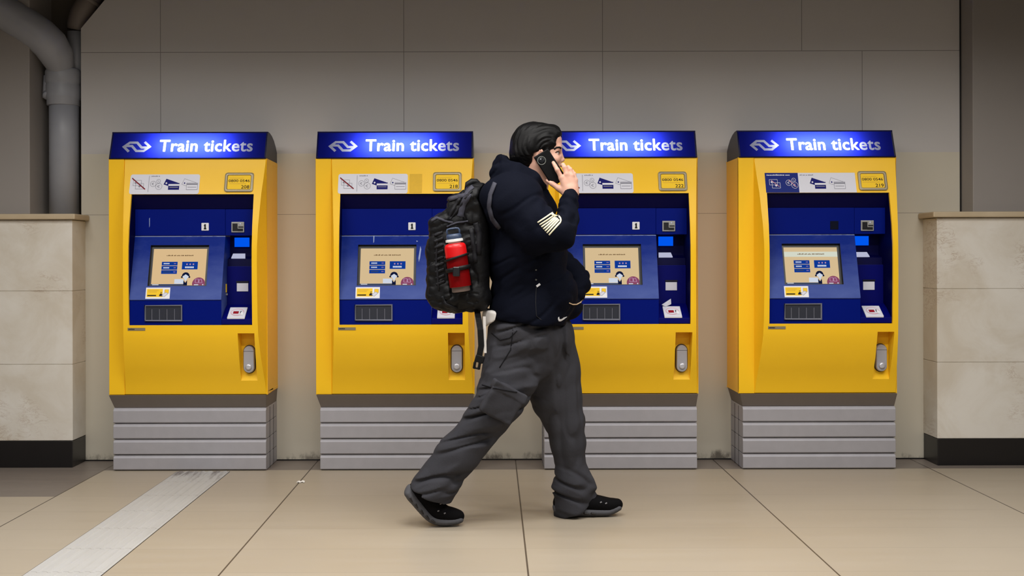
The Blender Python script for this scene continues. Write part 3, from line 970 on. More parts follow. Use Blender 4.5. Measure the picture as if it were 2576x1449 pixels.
def screen_mesh(kind):
    fn = lambda u, v, off: on_console(0.249 + 0.294 * u, 0.19 + 0.575 * v, -0.0185 + off)
    d = Decal(fn)
    # the display's own wallpaper: soft bands of tan and peach
    n = 6
    d.rect(0, 1, 1, 0, M['screen_tan'] if kind != 'peach' else M['screen_peach'], 0)
    if kind == 'banner':
        d.rect(0, 0.26, 1, 0.12, M['screen_cream'], 1)
        d.dashes(0.24, 0.72, 0.205, -0.035, M['screen_text'], 2, 11) if False else None
    tv = 0.20
    rnd = random.Random(4)
    u = 0.25
    while u < 0.74:
        w = rnd.uniform(0.008, 0.022)
        d.rect(u, tv, u + w, tv - rnd.uniform(0.020, 0.036), M['screen_text'], 3)
        u += w + (0.006 if rnd.random() < 0.8 else 0.018)
    for k in range(3):
        v0 = 0.355 + k * 0.115
        d.rect(0.17, v0 + 0.102, 0.465, v0, M['screen_blue'], 2)
        u = 0.205
        for q in range(4 if k < 2 else 5):
            d.rect(u, v0 + 0.066, u + 0.024, v0 + 0.034, M['screen_white'] if k < 2 else M['screen_bar'], 3)
            u += 0.028
        for q in range(2):
            d.rect(0.40 + 0.022 * q, v0 + 0.062, 0.412 + 0.022 * q, v0 + 0.038, M['screen_lilac'], 3)
    d.rect(0.55, 0.565, 0.845, 0.355, M['screen_blue'], 2)
    for q in range(6):
        d.rect(0.61 + 0.028 * q, 0.53, 0.634 + 0.028 * q, 0.485, M['screen_white'], 3)
    for q in range(3):
        d.rect(0.63 + 0.06 * q, 0.445, 0.655 + 0.06 * q, 0.405, M['screen_lilac'], 3)
    # small picture of a clerk with a headset behind a white desk
    d.rect(0.43, 0.955, 0.60, 0.83, M['screen_white'], 2)
    A = 294 / 210.0
    def blob(cu, cv, r, m, lay, a0=0, a1=360):
        pts = [(cu + r * math.cos(math.radians(a0 + (a1 - a0) * k / 22)), cv - r * A * math.sin(math.radians(a0 + (a1 - a0) * k / 22))) for k in range(23)]
        d.poly(pts, m, lay)
    blob(0.635, 0.745, 0.072, M['screen_navy'], 3, -20, 200)
    blob(0.565, 0.775, 0.018, M['screen_navy'], 3); blob(0.705, 0.775, 0.018, M['screen_navy'], 3)
    d.poly([(0.575, 0.76), (0.635, 0.70), (0.695, 0.76), (0.66, 0.83), (0.64, 0.90), (0.615, 0.83)], M['screen_white'], 4)
    d.poly([(0.60, 1.0), (0.60, 0.86), (0.635, 0.93), (0.668, 0.86), (0.672, 1.0)], M['screen_navy'], 3)
    # round badge in the lower right corner
    pts = [(0.885 + 0.122 * math.cos(math.radians(a)), min(1.0, 0.955 - 0.122 * A * math.sin(math.radians(a)))) for a in range(-15, 196, 10)]
    d.poly([(min(u, 1.0), v) for u, v in pts], M['screen_magenta'], 2)
    d.frame([(0.82, 0.93), (0.82, 0.83), (0.88, 0.83), (0.88, 0.93)], 0.012, M['screen_lilac'], 3)
    d.frame([(0.89, 0.93), (0.89, 0.85), (0.93, 0.83), (0.95, 0.93)], 0.012, M['screen_lilac'], 3)
    d.rect(0.0, 1.0, 0.60, 0.965, M['screen_bar'], 1)
    d.rect(0.02, 0.992, 0.14, 0.972, M['screen_white'], 2)
    d.rect(0.80, 0.995, 0.88, 0.972, M['screen_white'], 3)
    d.rect(0.955, 0.995, 0.975, 0.965, M['screen_white'], 3)
    return d.mesh('screen')

def cards(d, cu, cv, solid, dark=None):
    """two bank cards, one tilted behind the other"""
    dk = M['print_navy'] if solid else M['print_grey']
    q = [(cu - 0.057, cv - 0.004), (cu - 0.044, cv + 0.028), (cu + 0.022, cv + 0.005), (cu + 0.008, cv - 0.026)]
    if solid:
        d.poly(q, dk, 2)
        d.poly([(cu - 0.048, cv + 0.004), (cu - 0.041, cv + 0.009), (cu - 0.036, cv + 0.002), (cu - 0.043, cv - 0.003)], M['sticker_white'], 3)
    else:
        d.frame(q, 0.0018, dk, 2)
        d.disc(cu - 0.042, cv + 0.003, 0.004, M['print_navy'], 3)
    a = (cu - 0.030, cv - 0.034, cu + 0.030, cv + 0.004)
    if solid:
        d.rect(*a, dk, 3)
        d.rect(a[0], cv - 0.0125, a[2], cv - 0.002, M['sticker_white'], 4)
        d.rect(a[0] + 0.006, cv - 0.0225, a[2] - 0.006, cv - 0.0185, M['print_grey'], 4)
    else:
        d.rect(*a, M['sticker_white'], 3)
        d.frame([(a[0], a[1]), (a[2], a[1]), (a[2], a[3]), (a[0], a[3])], 0.0018, dk, 4)
        d.rect(a[0], cv - 0.007, a[2], cv + 0.001, dk, 4)
        d.rect(a[0] + 0.006, cv - 0.021, a[2] - 0.006, cv - 0.018, dk, 4)

def coins(d, cu, cv, m, fill=None):
    for x, y, r in ((-0.018, 0.002, 0.0165), (0.010, 0.017, 0.0115), (0.014, -0.012, 0.0185)):
        if fill: d.disc(cu + x, cv + y, r, fill, 2)
        d.ring(cu + x, cv + y, r, 0.0018, m, 3)
        if r > 0.012:
            d.ring(cu + x + 0.001, cv + y, r * 0.42, 0.0022, m, 3, 14, 50, 310)
            d.rect(cu + x - r * 0.55, cv + y - 0.001, cu + x + r * 0.1, cv + y + 0.001, m, 3)
        else:
            d.line((cu + x - 0.004, cv + y + 0.004), (cu + x + 0.004, cv + y - 0.004), 0.002, m, 3)

def notes(d, cu, cv, m):
    d.frame([(cu - 0.026, cv - 0.008), (cu - 0.026, cv + 0.022), (cu + 0.018, cv + 0.022), (cu + 0.018, cv - 0.008)], 0.0018, m, 2)
    d.frame([(cu - 0.012, cv - 0.026), (cu - 0.012, cv + 0.004), (cu + 0.032, cv + 0.004), (cu + 0.032, cv - 0.026)], 0.0018, m, 3)
    d.disc(cu + 0.010, cv - 0.011, 0.006, m, 3)
    d.disc(cu - 0.014, cv + 0.008, 0.005, m, 3)

def payment_mesh(kind):
    d = Decal(on_front)
    z0, z1 = OPZ1 + 0.001, 1.637
    zc = (z0 + z1) / 2
    if kind == 'white':
        d.rrect(0.130, z0, 0.512, z1, 0.012, M['sticker_white'], 0)
        notes(d, 0.174, zc, M['print_grey'])
        d.line((0.140, zc + 0.034), (0.216, zc - 0.028), 0.006, M['print_red'], 5)
        d.line((0.140, zc + 0.0365), (0.216, zc - 0.0255), 0.002, M['print_black'], 6)
        d.rect(0.2325, z0 + 0.012, 0.2345, z1 - 0.008, M['print_grey'], 2)
        d.dashes(0.245, 0.292, z1 - 0.0135, 0.007, M['print_grey'], 2, 7)
        coins(d, 0.276, zc, M['print_grey'])
        cards(d, 0.372, zc + 0.003, True)
        cards(d, 0.472, zc + 0.003, False)
    else:
        d.rect(0.140, z0, 0.322, z1, M['sticker_blue'], 0)
        d.rect(0.322, z0, 0.636, z1, M['sticker_white'], 0)
        d.dashes(0.150, 0.276, z1 - 0.0155, 0.008, M['sticker_white'], 2, 9)
        notes(d, 0.188, zc - 0.004, M['sticker_white'])
        d.line((0.172, zc + 0.014), (0.214, zc - 0.022), 0.003, M['print_pink'], 5)
        coins(d, 0.286, zc - 0.002, M['sticker_white'])
        d.line((0.268, zc + 0.014), (0.308, zc - 0.022), 0.003, M['print_pink'], 5)
        d.dashes(0.332, 0.405, z1 - 0.0155, 0.007, M['print_grey'], 2, 10)
        cards(d, 0.440, zc, True)
        cards(d, 0.546, zc, False)
    return d.mesh('payment_sticker')

def plate_mesh(no):
    d = Decal(on_front)
    d.slab(0.666, 1.552, 0.792, 1.630, M['sticker_yellow'], 0.0016)
    d.rect(0.676, 1.6125, 0.752, 1.6165, M['tape_yellow'], 5)
    d.text('0800 0546', 0.671, 1.5925, 0.787, 1.6075, M['print_black'], 5, 0.01)
    d.rect(0.674, 1.5815, 0.768, 1.5855, M['tape_yellow'], 5)
    d.text(no, 0.742, 1.556, 0.787, 1.575, M['print_black'], 5, 0.01)
    return d.mesh('service_plate')

def plate_frame_mesh():
    b = MB()
    def loop(m, off, zoff=0.0):
        pts = []
        u0, u1, v0, v1, r = 0.650 + m, 0.808 - m, 1.537 + m, 1.646 - m, 0.014 - m * 0.4
        for cx, cy, a0 in ((u1 - r, v1 - r, 0), (u0 + r, v1 - r, 90), (u0 + r, v0 + r, 180), (u1 - r, v0 + r, 270)):
            for k in range(5):
                a = math.radians(a0 + 22.5 * k)
                pts.append(on_front(cx + r * math.cos(a), cy + r * math.sin(a), off))
        return pts
    L = [loop(0.0, -0.001), loop(0.001, 0.006), loop(0.006, 0.008), loop(0.012, 0.008), loop(0.016, 0.001)]
    n = len(L[0])
    for A, B in zip(L[:-1], L[1:]):
        for k in range(n):
            b.poly([A[k], A[(k + 1) % n], B[(k + 1) % n], B[k]])
    return b.mesh('plate_frame', [M['frame_steel']])

CM = machine_meshes()
CM['plate_frame'] = plate_frame_mesh()
SCREENS, PAYS = {}, {}
def machine(x0, label, no, pay, scr, coin):
    root = empty('ticket_machine', (x0 + BW / 2, MACH_Y + 0.15, 0), label, 'ticket machine', 'ticket machines along the wall')
    base = (-BW / 2, -0.15, 0)
    def part(name, parent=None, key=None, me=None, bevel=0.0, label=None):
        o = obj(name, me or CM[key or name], parent or root, base if parent is None else (0, 0, 0), bevel)
        if label: o['label'] = label
        return o
    part('plinth', bevel=0.0015, label='base clad in four grey metal planks')
    part('plinth_core')
    part('skirt', label='dark grey sloping skirt')
    part('body', bevel=0.002)
    fp = part('front_panel')
    part('plate_frame', fp, label='rounded metal frame')
    part('service_plate', fp, me=plate_mesh(no), label='yellow plate with phone number')
    if pay not in PAYS: PAYS[pay] = payment_mesh(pay)
    part('payment_sticker', fp, me=PAYS[pay])
    part('maker_label', fp)
    if no == '218':
        d = Decal(on_front)
        d.rect(0.522, OPZ1 + 0.004, 0.590, 1.636, M['tape_yellow'], 1)
        part('tape_patch', fp, me=d.mesh('tape_patch'), label='patch of yellow tape')
    hd = part('handle', bevel=0.001, label='grey capsule shaped handle')
    part('handle_gasket', hd); part('knob', hd)
    part('recess')
    up = part('upper_panel', bevel=0.002)
    cs = part('card_slot', up, bevel=0.002, label='steel card slot')
    part('slot_mouth', up); part('slot_lamp', up)
    if coin:
        part('coin_plate', up, bevel=0.003, label='white coin slot plate'); part('coin_slit', up)
    else:
        part('closed_coin_slot', up, bevel=0.003, label='dark closed coin slot')
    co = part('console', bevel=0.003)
    part('screen_bezel', co); part('console_front', co)
    if scr not in SCREENS: SCREENS[scr] = screen_mesh(scr)
    part('screen', co, me=SCREENS[scr], label='lit touch screen')
    part('slope_sticker', co, label='yellow and white sticker')
    part('coin_tray', co, bevel=0.002); part('tray_flap', co)
    for k in range(4):
        part('tray_bar', co).location.x = 0.041 * k
    rc = part('reader_column', bevel=0.002)
    part('card_pad', rc, bevel=0.002, label='white sloping card pad'); part('pad_print', rc)
    part('receipt_flap', rc, bevel=0.001); part('flap_hinge', rc)
    part('card_shelf', rc); part('lit_label', rc, label='lit white label'); part('blue_lamp', rc, label='glowing blue reader lamp')
    if no == '208':
        b = MB(); b.box(0.6432, 0.6465, 0.004, 0.020, 0.985, 1.032)
        b.lathe([(0.006, 0), (0.006, 0.006), (0.003, 0.008)], (0.6445, 0.011, 0.974), (1, -0.4, 0), 14, 1)
        part('yellow_tag', rc, me=b.mesh('yellow_tag', [M['sticker_yellow'], M['reader_steel']]))
    if no == '222':
        b = MB(); b.prism([(0.671, -0.012, 0.912), (0.722, -0.012, 0.945), (0.724, -0.012, 0.915), (0.69, -0.03, 0.902)], [(0.671, -0.009, 0.912), (0.722, -0.009, 0.945), (0.724, -0.009, 0.915), (0.69, -0.027, 0.902)])
        part('torn_label', rc, me=b.mesh('torn_label', [M['sticker_white']]))
    if no == '218':
        for pts in ([(0.579, 0.17), (0.584, 0.22), (0.578, 0.36), (0.572, 0.42), (0.569, 0.36), (0.574, 0.26)], [(0.318, 0.0), (0.324, 0.0), (0.323, 0.10), (0.319, 0.12)], [(0.556, 0.08), (0.566, 0.09), (0.558, 0.105)]):
            d = Decal(on_console)
            d.poly(pts, M['scuff_pale'])
            part('scuff_mark', co, me=d.mesh('scuff_mark'))
    if no == '208':
        d = Decal(on_plane(0.0))
        d.poly([(0.222, 1.395), (0.226, 1.40), (0.2255, 1.355), (0.2225, 1.345)], M['scuff_pale'])
        part('scuff_mark', up, me=d.mesh('scuff_mark'))
    sh = part('sign_housing', label='dark sign box')
    part('sign_face', sh, label='backlit blue sign face'); part('lettering', sh, 'lettering_a', label='white letters of the first word'); part('lettering', sh, 'lettering_b', label='white letters of the second word'); part('emblem', sh, label='white double arrow emblem'); part('sign_edging', sh)
    ld = bpy.data.lights.new('sign_tube_light', 'AREA')
    ld.shape = 'RECTANGLE'
    ld.size, ld.size_y = 0.36, 0.022
    ld.energy = SIGN_W
    ld.color = (0.93, 0.96, 1.0)
    lo = bpy.data.objects.new('sign_tube_light', ld)
    col.objects.link(lo)
    lo.parent = sh
    lo.location = (0.445, 0.096, 1.770)
    lo.rotation_euler = (math.radians(-111.7), 0, 0)
    return root

SIGN_W = 1.9
for args in (
    (-2.122, 'leftmost yellow and blue ticket machine, beside the pipe, numbered 208', '208', 'white', 'peach', True),
    (-0.9787, 'yellow and blue ticket machine behind the backpack, numbered 218', '218', 'white', 'tan', True),
    (0.2595, 'yellow and blue ticket machine partly hidden behind the raised arm, numbered 222', '222', 'white', 'tan', True),
    (1.357, 'rightmost yellow and blue ticket machine with a blue and white payment sticker', '219', 'blue', 'banner', False),
):
    machine(*args)
# ------------------------------------------------------------------ organic shapes: distance fields turned into meshes
PD = 4.96                                    # distance of the walking person from the camera plane
def Q(px, py, dy=0.0):
    d = PD + dy
    return np.array([(px - 1240.0) * d / F_PX, d, CAM_H - (py - 650.0) * d / F_PX])

_rng = np.random.RandomState(7)
_tab = _rng.rand(32, 32, 32).astype(np.float32)
def vnoise(P, sc):
    q = P * np.asarray(sc, dtype=np.float32)
    i = np.floor(q).astype(np.int64)
    f = (q - i).astype(np.float32)
    f = f * f * (3 - 2 * f)
    i &= 31
    j = (i + 1) & 31
    r = 0
    for a in (0, 1):
        for b_ in (0, 1):
            for c in (0, 1):
                w = (f[:, 0] if a else 1 - f[:, 0]) * (f[:, 1] if b_ else 1 - f[:, 1]) * (f[:, 2] if c else 1 - f[:, 2])
                r = r + w * _tab[(j if a else i)[:, 0], (j if b_ else i)[:, 1], (j if c else i)[:, 2]]
    return r * 2 - 1

class SDF:
    """smooth unions and cuts of simple solids; mesh() extracts the surface (surface nets on sparse blocks)"""
    def __init__(self):
        self.ops = []
        self.disp = None
        self.lo = np.array([1e9] * 3)
        self.hi = -self.lo
    def _push(self, fn, lo, hi, k, cut):
        lo, hi = np.array(lo, float), np.array(hi, float)
        self.ops.append((fn, lo, hi, k, cut))
        if not cut:
            self.lo = np.minimum(self.lo, lo)
            self.hi = np.maximum(self.hi, hi)
    def rc(self, a, b, ra, rb, k=0.0, sy=1.0, cut=False):
        """round cone from a to b; sy stretches it in depth"""
        a, b = np.array(a, float), np.array(b, float)
        ba = b - a
        ba2 = max(1e-9, ba.dot(ba))
        def fn(P):
            t = np.clip(((P - a) @ ba) / ba2, 0, 1)
            q = P - a - t[:, None] * ba
            if sy != 1.0:
                q = q * np.array([1, 1 / sy, 1])
            return (np.sqrt((q * q).sum(1)) - (ra + (rb - ra) * t)) * min(1.0, sy)
        e = np.array([1, max(sy, 1), 1])
        self._push(fn, np.minimum(a - ra * e, b - rb * e), np.maximum(a + ra * e, b + rb * e), k, cut)
        return self
    def chain(self, pts, rs, k=0.0, sy=1.0, cut=False):
        for i in range(len(pts) - 1):
            self.rc(pts[i], pts[i + 1], rs[i], rs[i + 1], k, sy, cut)
        return self
    def ell(self, c, r, k=0.0, R=None, cut=False):
        c, r = np.array(c, float), np.array(r, float)
        Rm = np.eye(3) if R is None else np.array(R)
        def fn(P):
            q = (P - c) @ Rm
            k0 = np.sqrt(((q / r) ** 2).sum(1))
            k1 = np.sqrt(((q / (r * r)) ** 2).sum(1)) + 1e-9
            return k0 * (k0 - 1) / k1
        m = r.max() if R is not None else r
        self._push(fn, c - m, c + m, k, cut)
        return self
    def box(self, c, h, r, k=0.0, R=None, cut=False):
        """rounded box, half sizes h, rounding r; the columns of R are its axes"""
        c, h = np.array(c, float), np.array(h, float)
        Rm = np.eye(3) if R is None else np.array(R)
        def fn(P):
            q = np.abs((P - c) @ Rm) - (h - r)
            return np.sqrt((np.maximum(q, 0) ** 2).sum(1)) + np.minimum(q.max(1), 0) - r
        m = np.linalg.norm(h) if R is not None else h
        self._push(fn, c - m, c + m, k, cut)
        return self
    def keep_off(self, other, gap):
        """stay clear of another solid"""
        self._push(lambda P: other.eval(P) - gap, [-1e3] * 3, [1e3] * 3, 0.0, True)
        return self
    def plane(self, p, n, k=0.0):
        """cut away everything on the side n points to"""
        p, n = np.array(p, float), np.array(n, float)
        n = n / np.linalg.norm(n)
        self._push(lambda P: -((P - p) @ n), [-1e3] * 3, [1e3] * 3, k, True)
        return self
    def eval(self, P):
        d = np.full(len(P), 1e3, dtype=np.float64)
        for fn, lo, hi, k, cut in self.ops:
            m = 0.07 + k
            idx = np.nonzero(((P > lo - m) & (P < hi + m)).all(1))[0]
            if not len(idx):
                continue
            v = fn(P[idx])
            o = d[idx]
            if cut:
                v = -v
                if k > 0:
                    h = np.clip(0.5 - 0.5 * (o - v) / k, 0, 1)
                    d[idx] = o + (v - o) * h + k * h * (1 - h)
                else:
                    d[idx] = np.maximum(o, v)
            else:
                if k > 0:
                    h = np.clip(0.5 + 0.5 * (o - v) / k, 0, 1)
                    d[idx] = o + (v - o) * h - k * h * (1 - h)
                else:
                    d[idx] = np.minimum(o, v)
        if self.disp is not None:
            near = np.abs(d) < 0.06
            if near.any():
                d[near] += self.disp(P[near])
        return d
    def mesh(self, name, h, mats, origin, smooth_iter=0):
        B = 8
        lo = self.lo - 4 * h - 0.012
        nb = np.ceil((self.hi - lo + 4 * h + 0.012) / (h * B)).astype(int) + 1
        n = nb * B + 1
        gi = np.stack(np.meshgrid(*[np.arange(x) for x in nb], indexing='ij'), -1).reshape(-1, 3)
        cen = lo + (gi * B + B / 2) * h
        dc = self.eval(cen)
        D = np.ones(n, dtype=np.float32)
        act = np.abs(dc) < 0.87 * B * h * 1.35 + 0.006
        for g in gi[(~act) & (dc < 0)]:
            a = g * B
            D[a[0]:a[0] + B + 1, a[1]:a[1] + B + 1, a[2]:a[2] + B + 1] = -1
        loc = np.stack(np.meshgrid(*[np.arange(B + 1)] * 3, indexing='ij'), -1).reshape(-1, 3)
        G = gi[act]
        for s in range(0, len(G), 400):
            g = G[s:s + 400]
            ix = (g[:, None, :] * B + loc[None]).reshape(-1, 3)
            D[ix[:, 0], ix[:, 1], ix[:, 2]] = self.eval(lo + ix * h)
        S = D < 0
        c = S[:-1, :-1, :-1].astype(np.int8)
        cnt = np.zeros_like(c)
        for a in (0, 1):
            for b_ in (0, 1):
                for e in (0, 1):
                    cnt += S[a:S.shape[0] - 1 + a, b_:S.shape[1] - 1 + b_, e:S.shape[2] - 1 + e]
        cells = np.argwhere((cnt > 0) & (cnt < 8))
        vid = np.full(cnt.shape, -1, dtype=np.int32)
        vid[cells[:, 0], cells[:, 1], cells[:, 2]] = np.arange(len(cells))
        acc = np.zeros((len(cells), 3)); num = np.zeros(len(cells))
        off = [(a, b_, e) for a in (0, 1) for b_ in (0, 1) for e in (0, 1)]
        for p in off:
            for ax in range(3):
                if p[ax]:
                    continue
                q = list(p); q[ax] = 1
                v0 = D[cells[:, 0] + p[0], cells[:, 1] + p[1], cells[:, 2] + p[2]]
                v1 = D[cells[:, 0] + q[0], cells[:, 1] + q[1], cells[:, 2] + q[2]]
                cr = (v0 < 0) != (v1 < 0)
                t = np.where(cr, v0 / np.where(cr, v0 - v1, 1), 0)
                pt = np.tile(np.array(p, float), (len(cells), 1))
                pt[:, ax] += t
                acc[cr] += pt[cr]; num[cr] += 1
        V = (cells + acc / num[:, None]) * h + lo
        quads = []
        for ax in range(3):
            o1, o2 = [(1, 2), (2, 0), (0, 1)][ax]
            sl0 = [slice(None)] * 3; sl1 = [slice(None)] * 3
            sl0[ax] = slice(0, -1); sl1[ax] = slice(1, None)
            A, Bq = S[tuple(sl0)], S[tuple(sl1)]
            E = np.argwhere(A != Bq)
            E = E[(E[:, o1] > 0) & (E[:, o2] > 0)]
            if not len(E):
                continue
            ins = A[E[:, 0], E[:, 1], E[:, 2]]
            def vv(d1, d2):
                q = E.copy(); q[:, o1] -= d1; q[:, o2] -= d2
                return vid[q[:, 0], q[:, 1], q[:, 2]]
            F = np.stack([vv(1, 1), vv(0, 1), vv(0, 0), vv(1, 0)], 1)
            F[~ins] = F[~ins][:, ::-1]
            quads.append(F)
        F = np.concatenate(quads)
        F = F[(F >= 0).all(1)]
        if smooth_iter:
            e0 = np.concatenate([F[:, [0, 1]], F[:, [1, 2]], F[:, [2, 3]], F[:, [3, 0]]])
            for _ in range(smooth_iter):
                sm = np.zeros_like(V); ct = np.zeros(len(V))
                np.add.at(sm, e0[:, 0], V[e0[:, 1]]); np.add.at(ct, e0[:, 0], 1)
                V = V * 0.5 + 0.5 * sm / np.maximum(ct, 1)[:, None]
        V = V - np.asarray(origin)
        me = bpy.data.meshes.new(name)
        me.vertices.add(len(V)); me.vertices.foreach_set('co', V.astype(np.float32).ravel())
        me.loops.add(F.size); me.loops.foreach_set('vertex_index', F.astype(np.int32).ravel())
        me.polygons.add(len(F))
        me.polygons.foreach_set('loop_start', np.arange(0, F.size, 4, dtype=np.int32))
        me.polygons.foreach_set('loop_total', np.full(len(F), 4, dtype=np.int32))
        me.update(calc_edges=True)
        me.validate()
        me.polygons.foreach_set('use_smooth', [True] * len(F))
        for m in mats:
            me.materials.append(m)
        return me

def frame(z, x_hint):
    """rotation matrix whose third column is z"""
    z = np.array(z, float); z /= np.linalg.norm(z)
    x = np.array(x_hint, float); x -= z * x.dot(z); x /= np.linalg.norm(x)
    return np.stack([x, np.cross(z, x), z], 1)

# ------------------------------------------------------------------ person
def cloth(name, c, rough, bump, bscale, sheen=0.0):
    t = NT(name)
    p, x, y, z = t.pos()
    n1 = t.noise(p, 6, 5)
    t.set(color=t.mix(n1, tuple(q * 0.8 for q in c), tuple(q * 1.2 for q in c)), rough=rough, spec=(0.2 if name.startswith('bag') else 0.08), sheen=sheen)
    t.bump(t.noise(p, bscale, 4), bump, 0.003)
    M[name] = t.m
cloth('jacket_cloth', srgb(7, 10, 22), 0.85, 0.35, 90)
cloth('trouser_cloth', srgb(58, 58, 63), 0.8, 0.3, 110)
cloth('trouser_seam', srgb(28, 28, 31), 0.85, 0.2, 110)
cloth('shirt_cloth', srgb(212, 208, 204), 0.85, 0.2, 120)
cloth('bag_cloth', srgb(15, 15, 17), 0.5, 0.5, 60)
cloth('bag_strap', srgb(28, 28, 32), 0.55, 0.3, 200)
cloth('bag_mesh', srgb(62, 62, 72), 0.7, 0.5, 300)
cloth('shoe_cloth', srgb(12, 11, 13), 0.75, 0.5, 200)
cloth('shoe_sole', srgb(82, 82, 86), 0.65, 0.2, 60)
mat('outsole', srgb(34, 30, 30), 0.6)
mat('eyelet', srgb(120, 118, 122), 0.4)
mat('patch_cream', srgb(216, 208, 178), 0.7, var=0.05, vscale=200)
mat('piping_cream', srgb(214, 184, 150), 0.7)
mat('tag_white', srgb(225, 225, 228), 0.5)
mat('bottle_red', srgb(205, 12, 16), 0.35, var=0.06)
mat('bottle_white', srgb(232, 230, 228), 0.4)
mat('bottle_cap', srgb(52, 66, 92), 0.4)
mat('bottle_base', srgb(190, 168, 160), 0.4)
mat('phone_black', srgb(5, 5, 7), 0.45, spec=0.12)
mat('phone_ring', srgb(92, 94, 90), 0.4)
mat('phone_lens', srgb(6, 7, 12), 0.25, spec=0.3)
mat('phone_glint', srgb(200, 205, 215), 0.2)
mat('eye_white', srgb(225, 220, 215), 0.3)
mat('eye_dark', srgb(30, 20, 16), 0.2)
t = NT('skin')
p, x, y, z = t.pos()
sk = t.mix(t.noise(p, 18, 5), srgb(212, 168, 148), srgb(196, 146, 126))
t.set(color=sk, rough=0.5, spec=0.35)
t.b.inputs['Subsurface Weight'].default_value = 0.12
t.b.inputs['Subsurface Radius'].default_value = (0.012, 0.005, 0.003)
t.bump(t.noise(p, 160, 3), 0.06, 0.002)
M['skin'] = t.m
mat('nail', srgb(232, 196, 182), 0.3)
t = NT('hair')
p, x, y, z = t.pos()
t.set(color=t.mix(t.noise(t.scale(p, (30, 30, 160)), 1.0, 4), srgb(5, 5, 6), srgb(13, 12, 13)), rough=0.48, spec=0.14)
t.bump(t.noise(t.scale(p, (60, 120, 260)), 1.0, 4), 0.15, 0.003)
M['hair'] = t.m
# open net of the bottle pocket
t = NT('pocket_net')
p, x, y, z = t.pos()
tr = t.n('ShaderNodeBsdfTransparent')
mx = t.n('ShaderNodeMixShader')
t.set(color=srgb(4, 4, 5), rough=0.9, spec=0.0)
mx.inputs[0].default_value = 0.3
t.t.links.new(tr.outputs[0], mx.inputs[1]); t.t.links.new(t.b.outputs[0], mx.inputs[2]); t.t.links.new(mx.outputs[0], t.out.inputs[0])
M['pocket_net'] = t.m

FEET = np.array([Q(1290, 1310)[0], PD, 0.0])
def pobj(name, me, parent=None):
    return obj(name, me, parent)

# key joints (px, py measured in the photograph, depth from the body's middle plane)
SH_R, EL_R, WR_R = Q(1288, 510, -0.19), Q(1408, 590, -0.285), Q(1436, 492, -0.125)
SH_L, EL_L, WR_L = Q(1310, 505, 0.19), Q(1449, 703, 0.21), Q(1447, 752, 0.12)
HIP_R, KN_R, AN_R = Q(1312, 850, -0.09), Q(1222, 1052, -0.10), Q(1066, 1248, -0.085)
HIP_L, KN_L, AN_L = Q(1352, 850, 0.09), Q(1418, 1045, 0.09), Q(1440, 1245, 0.096)

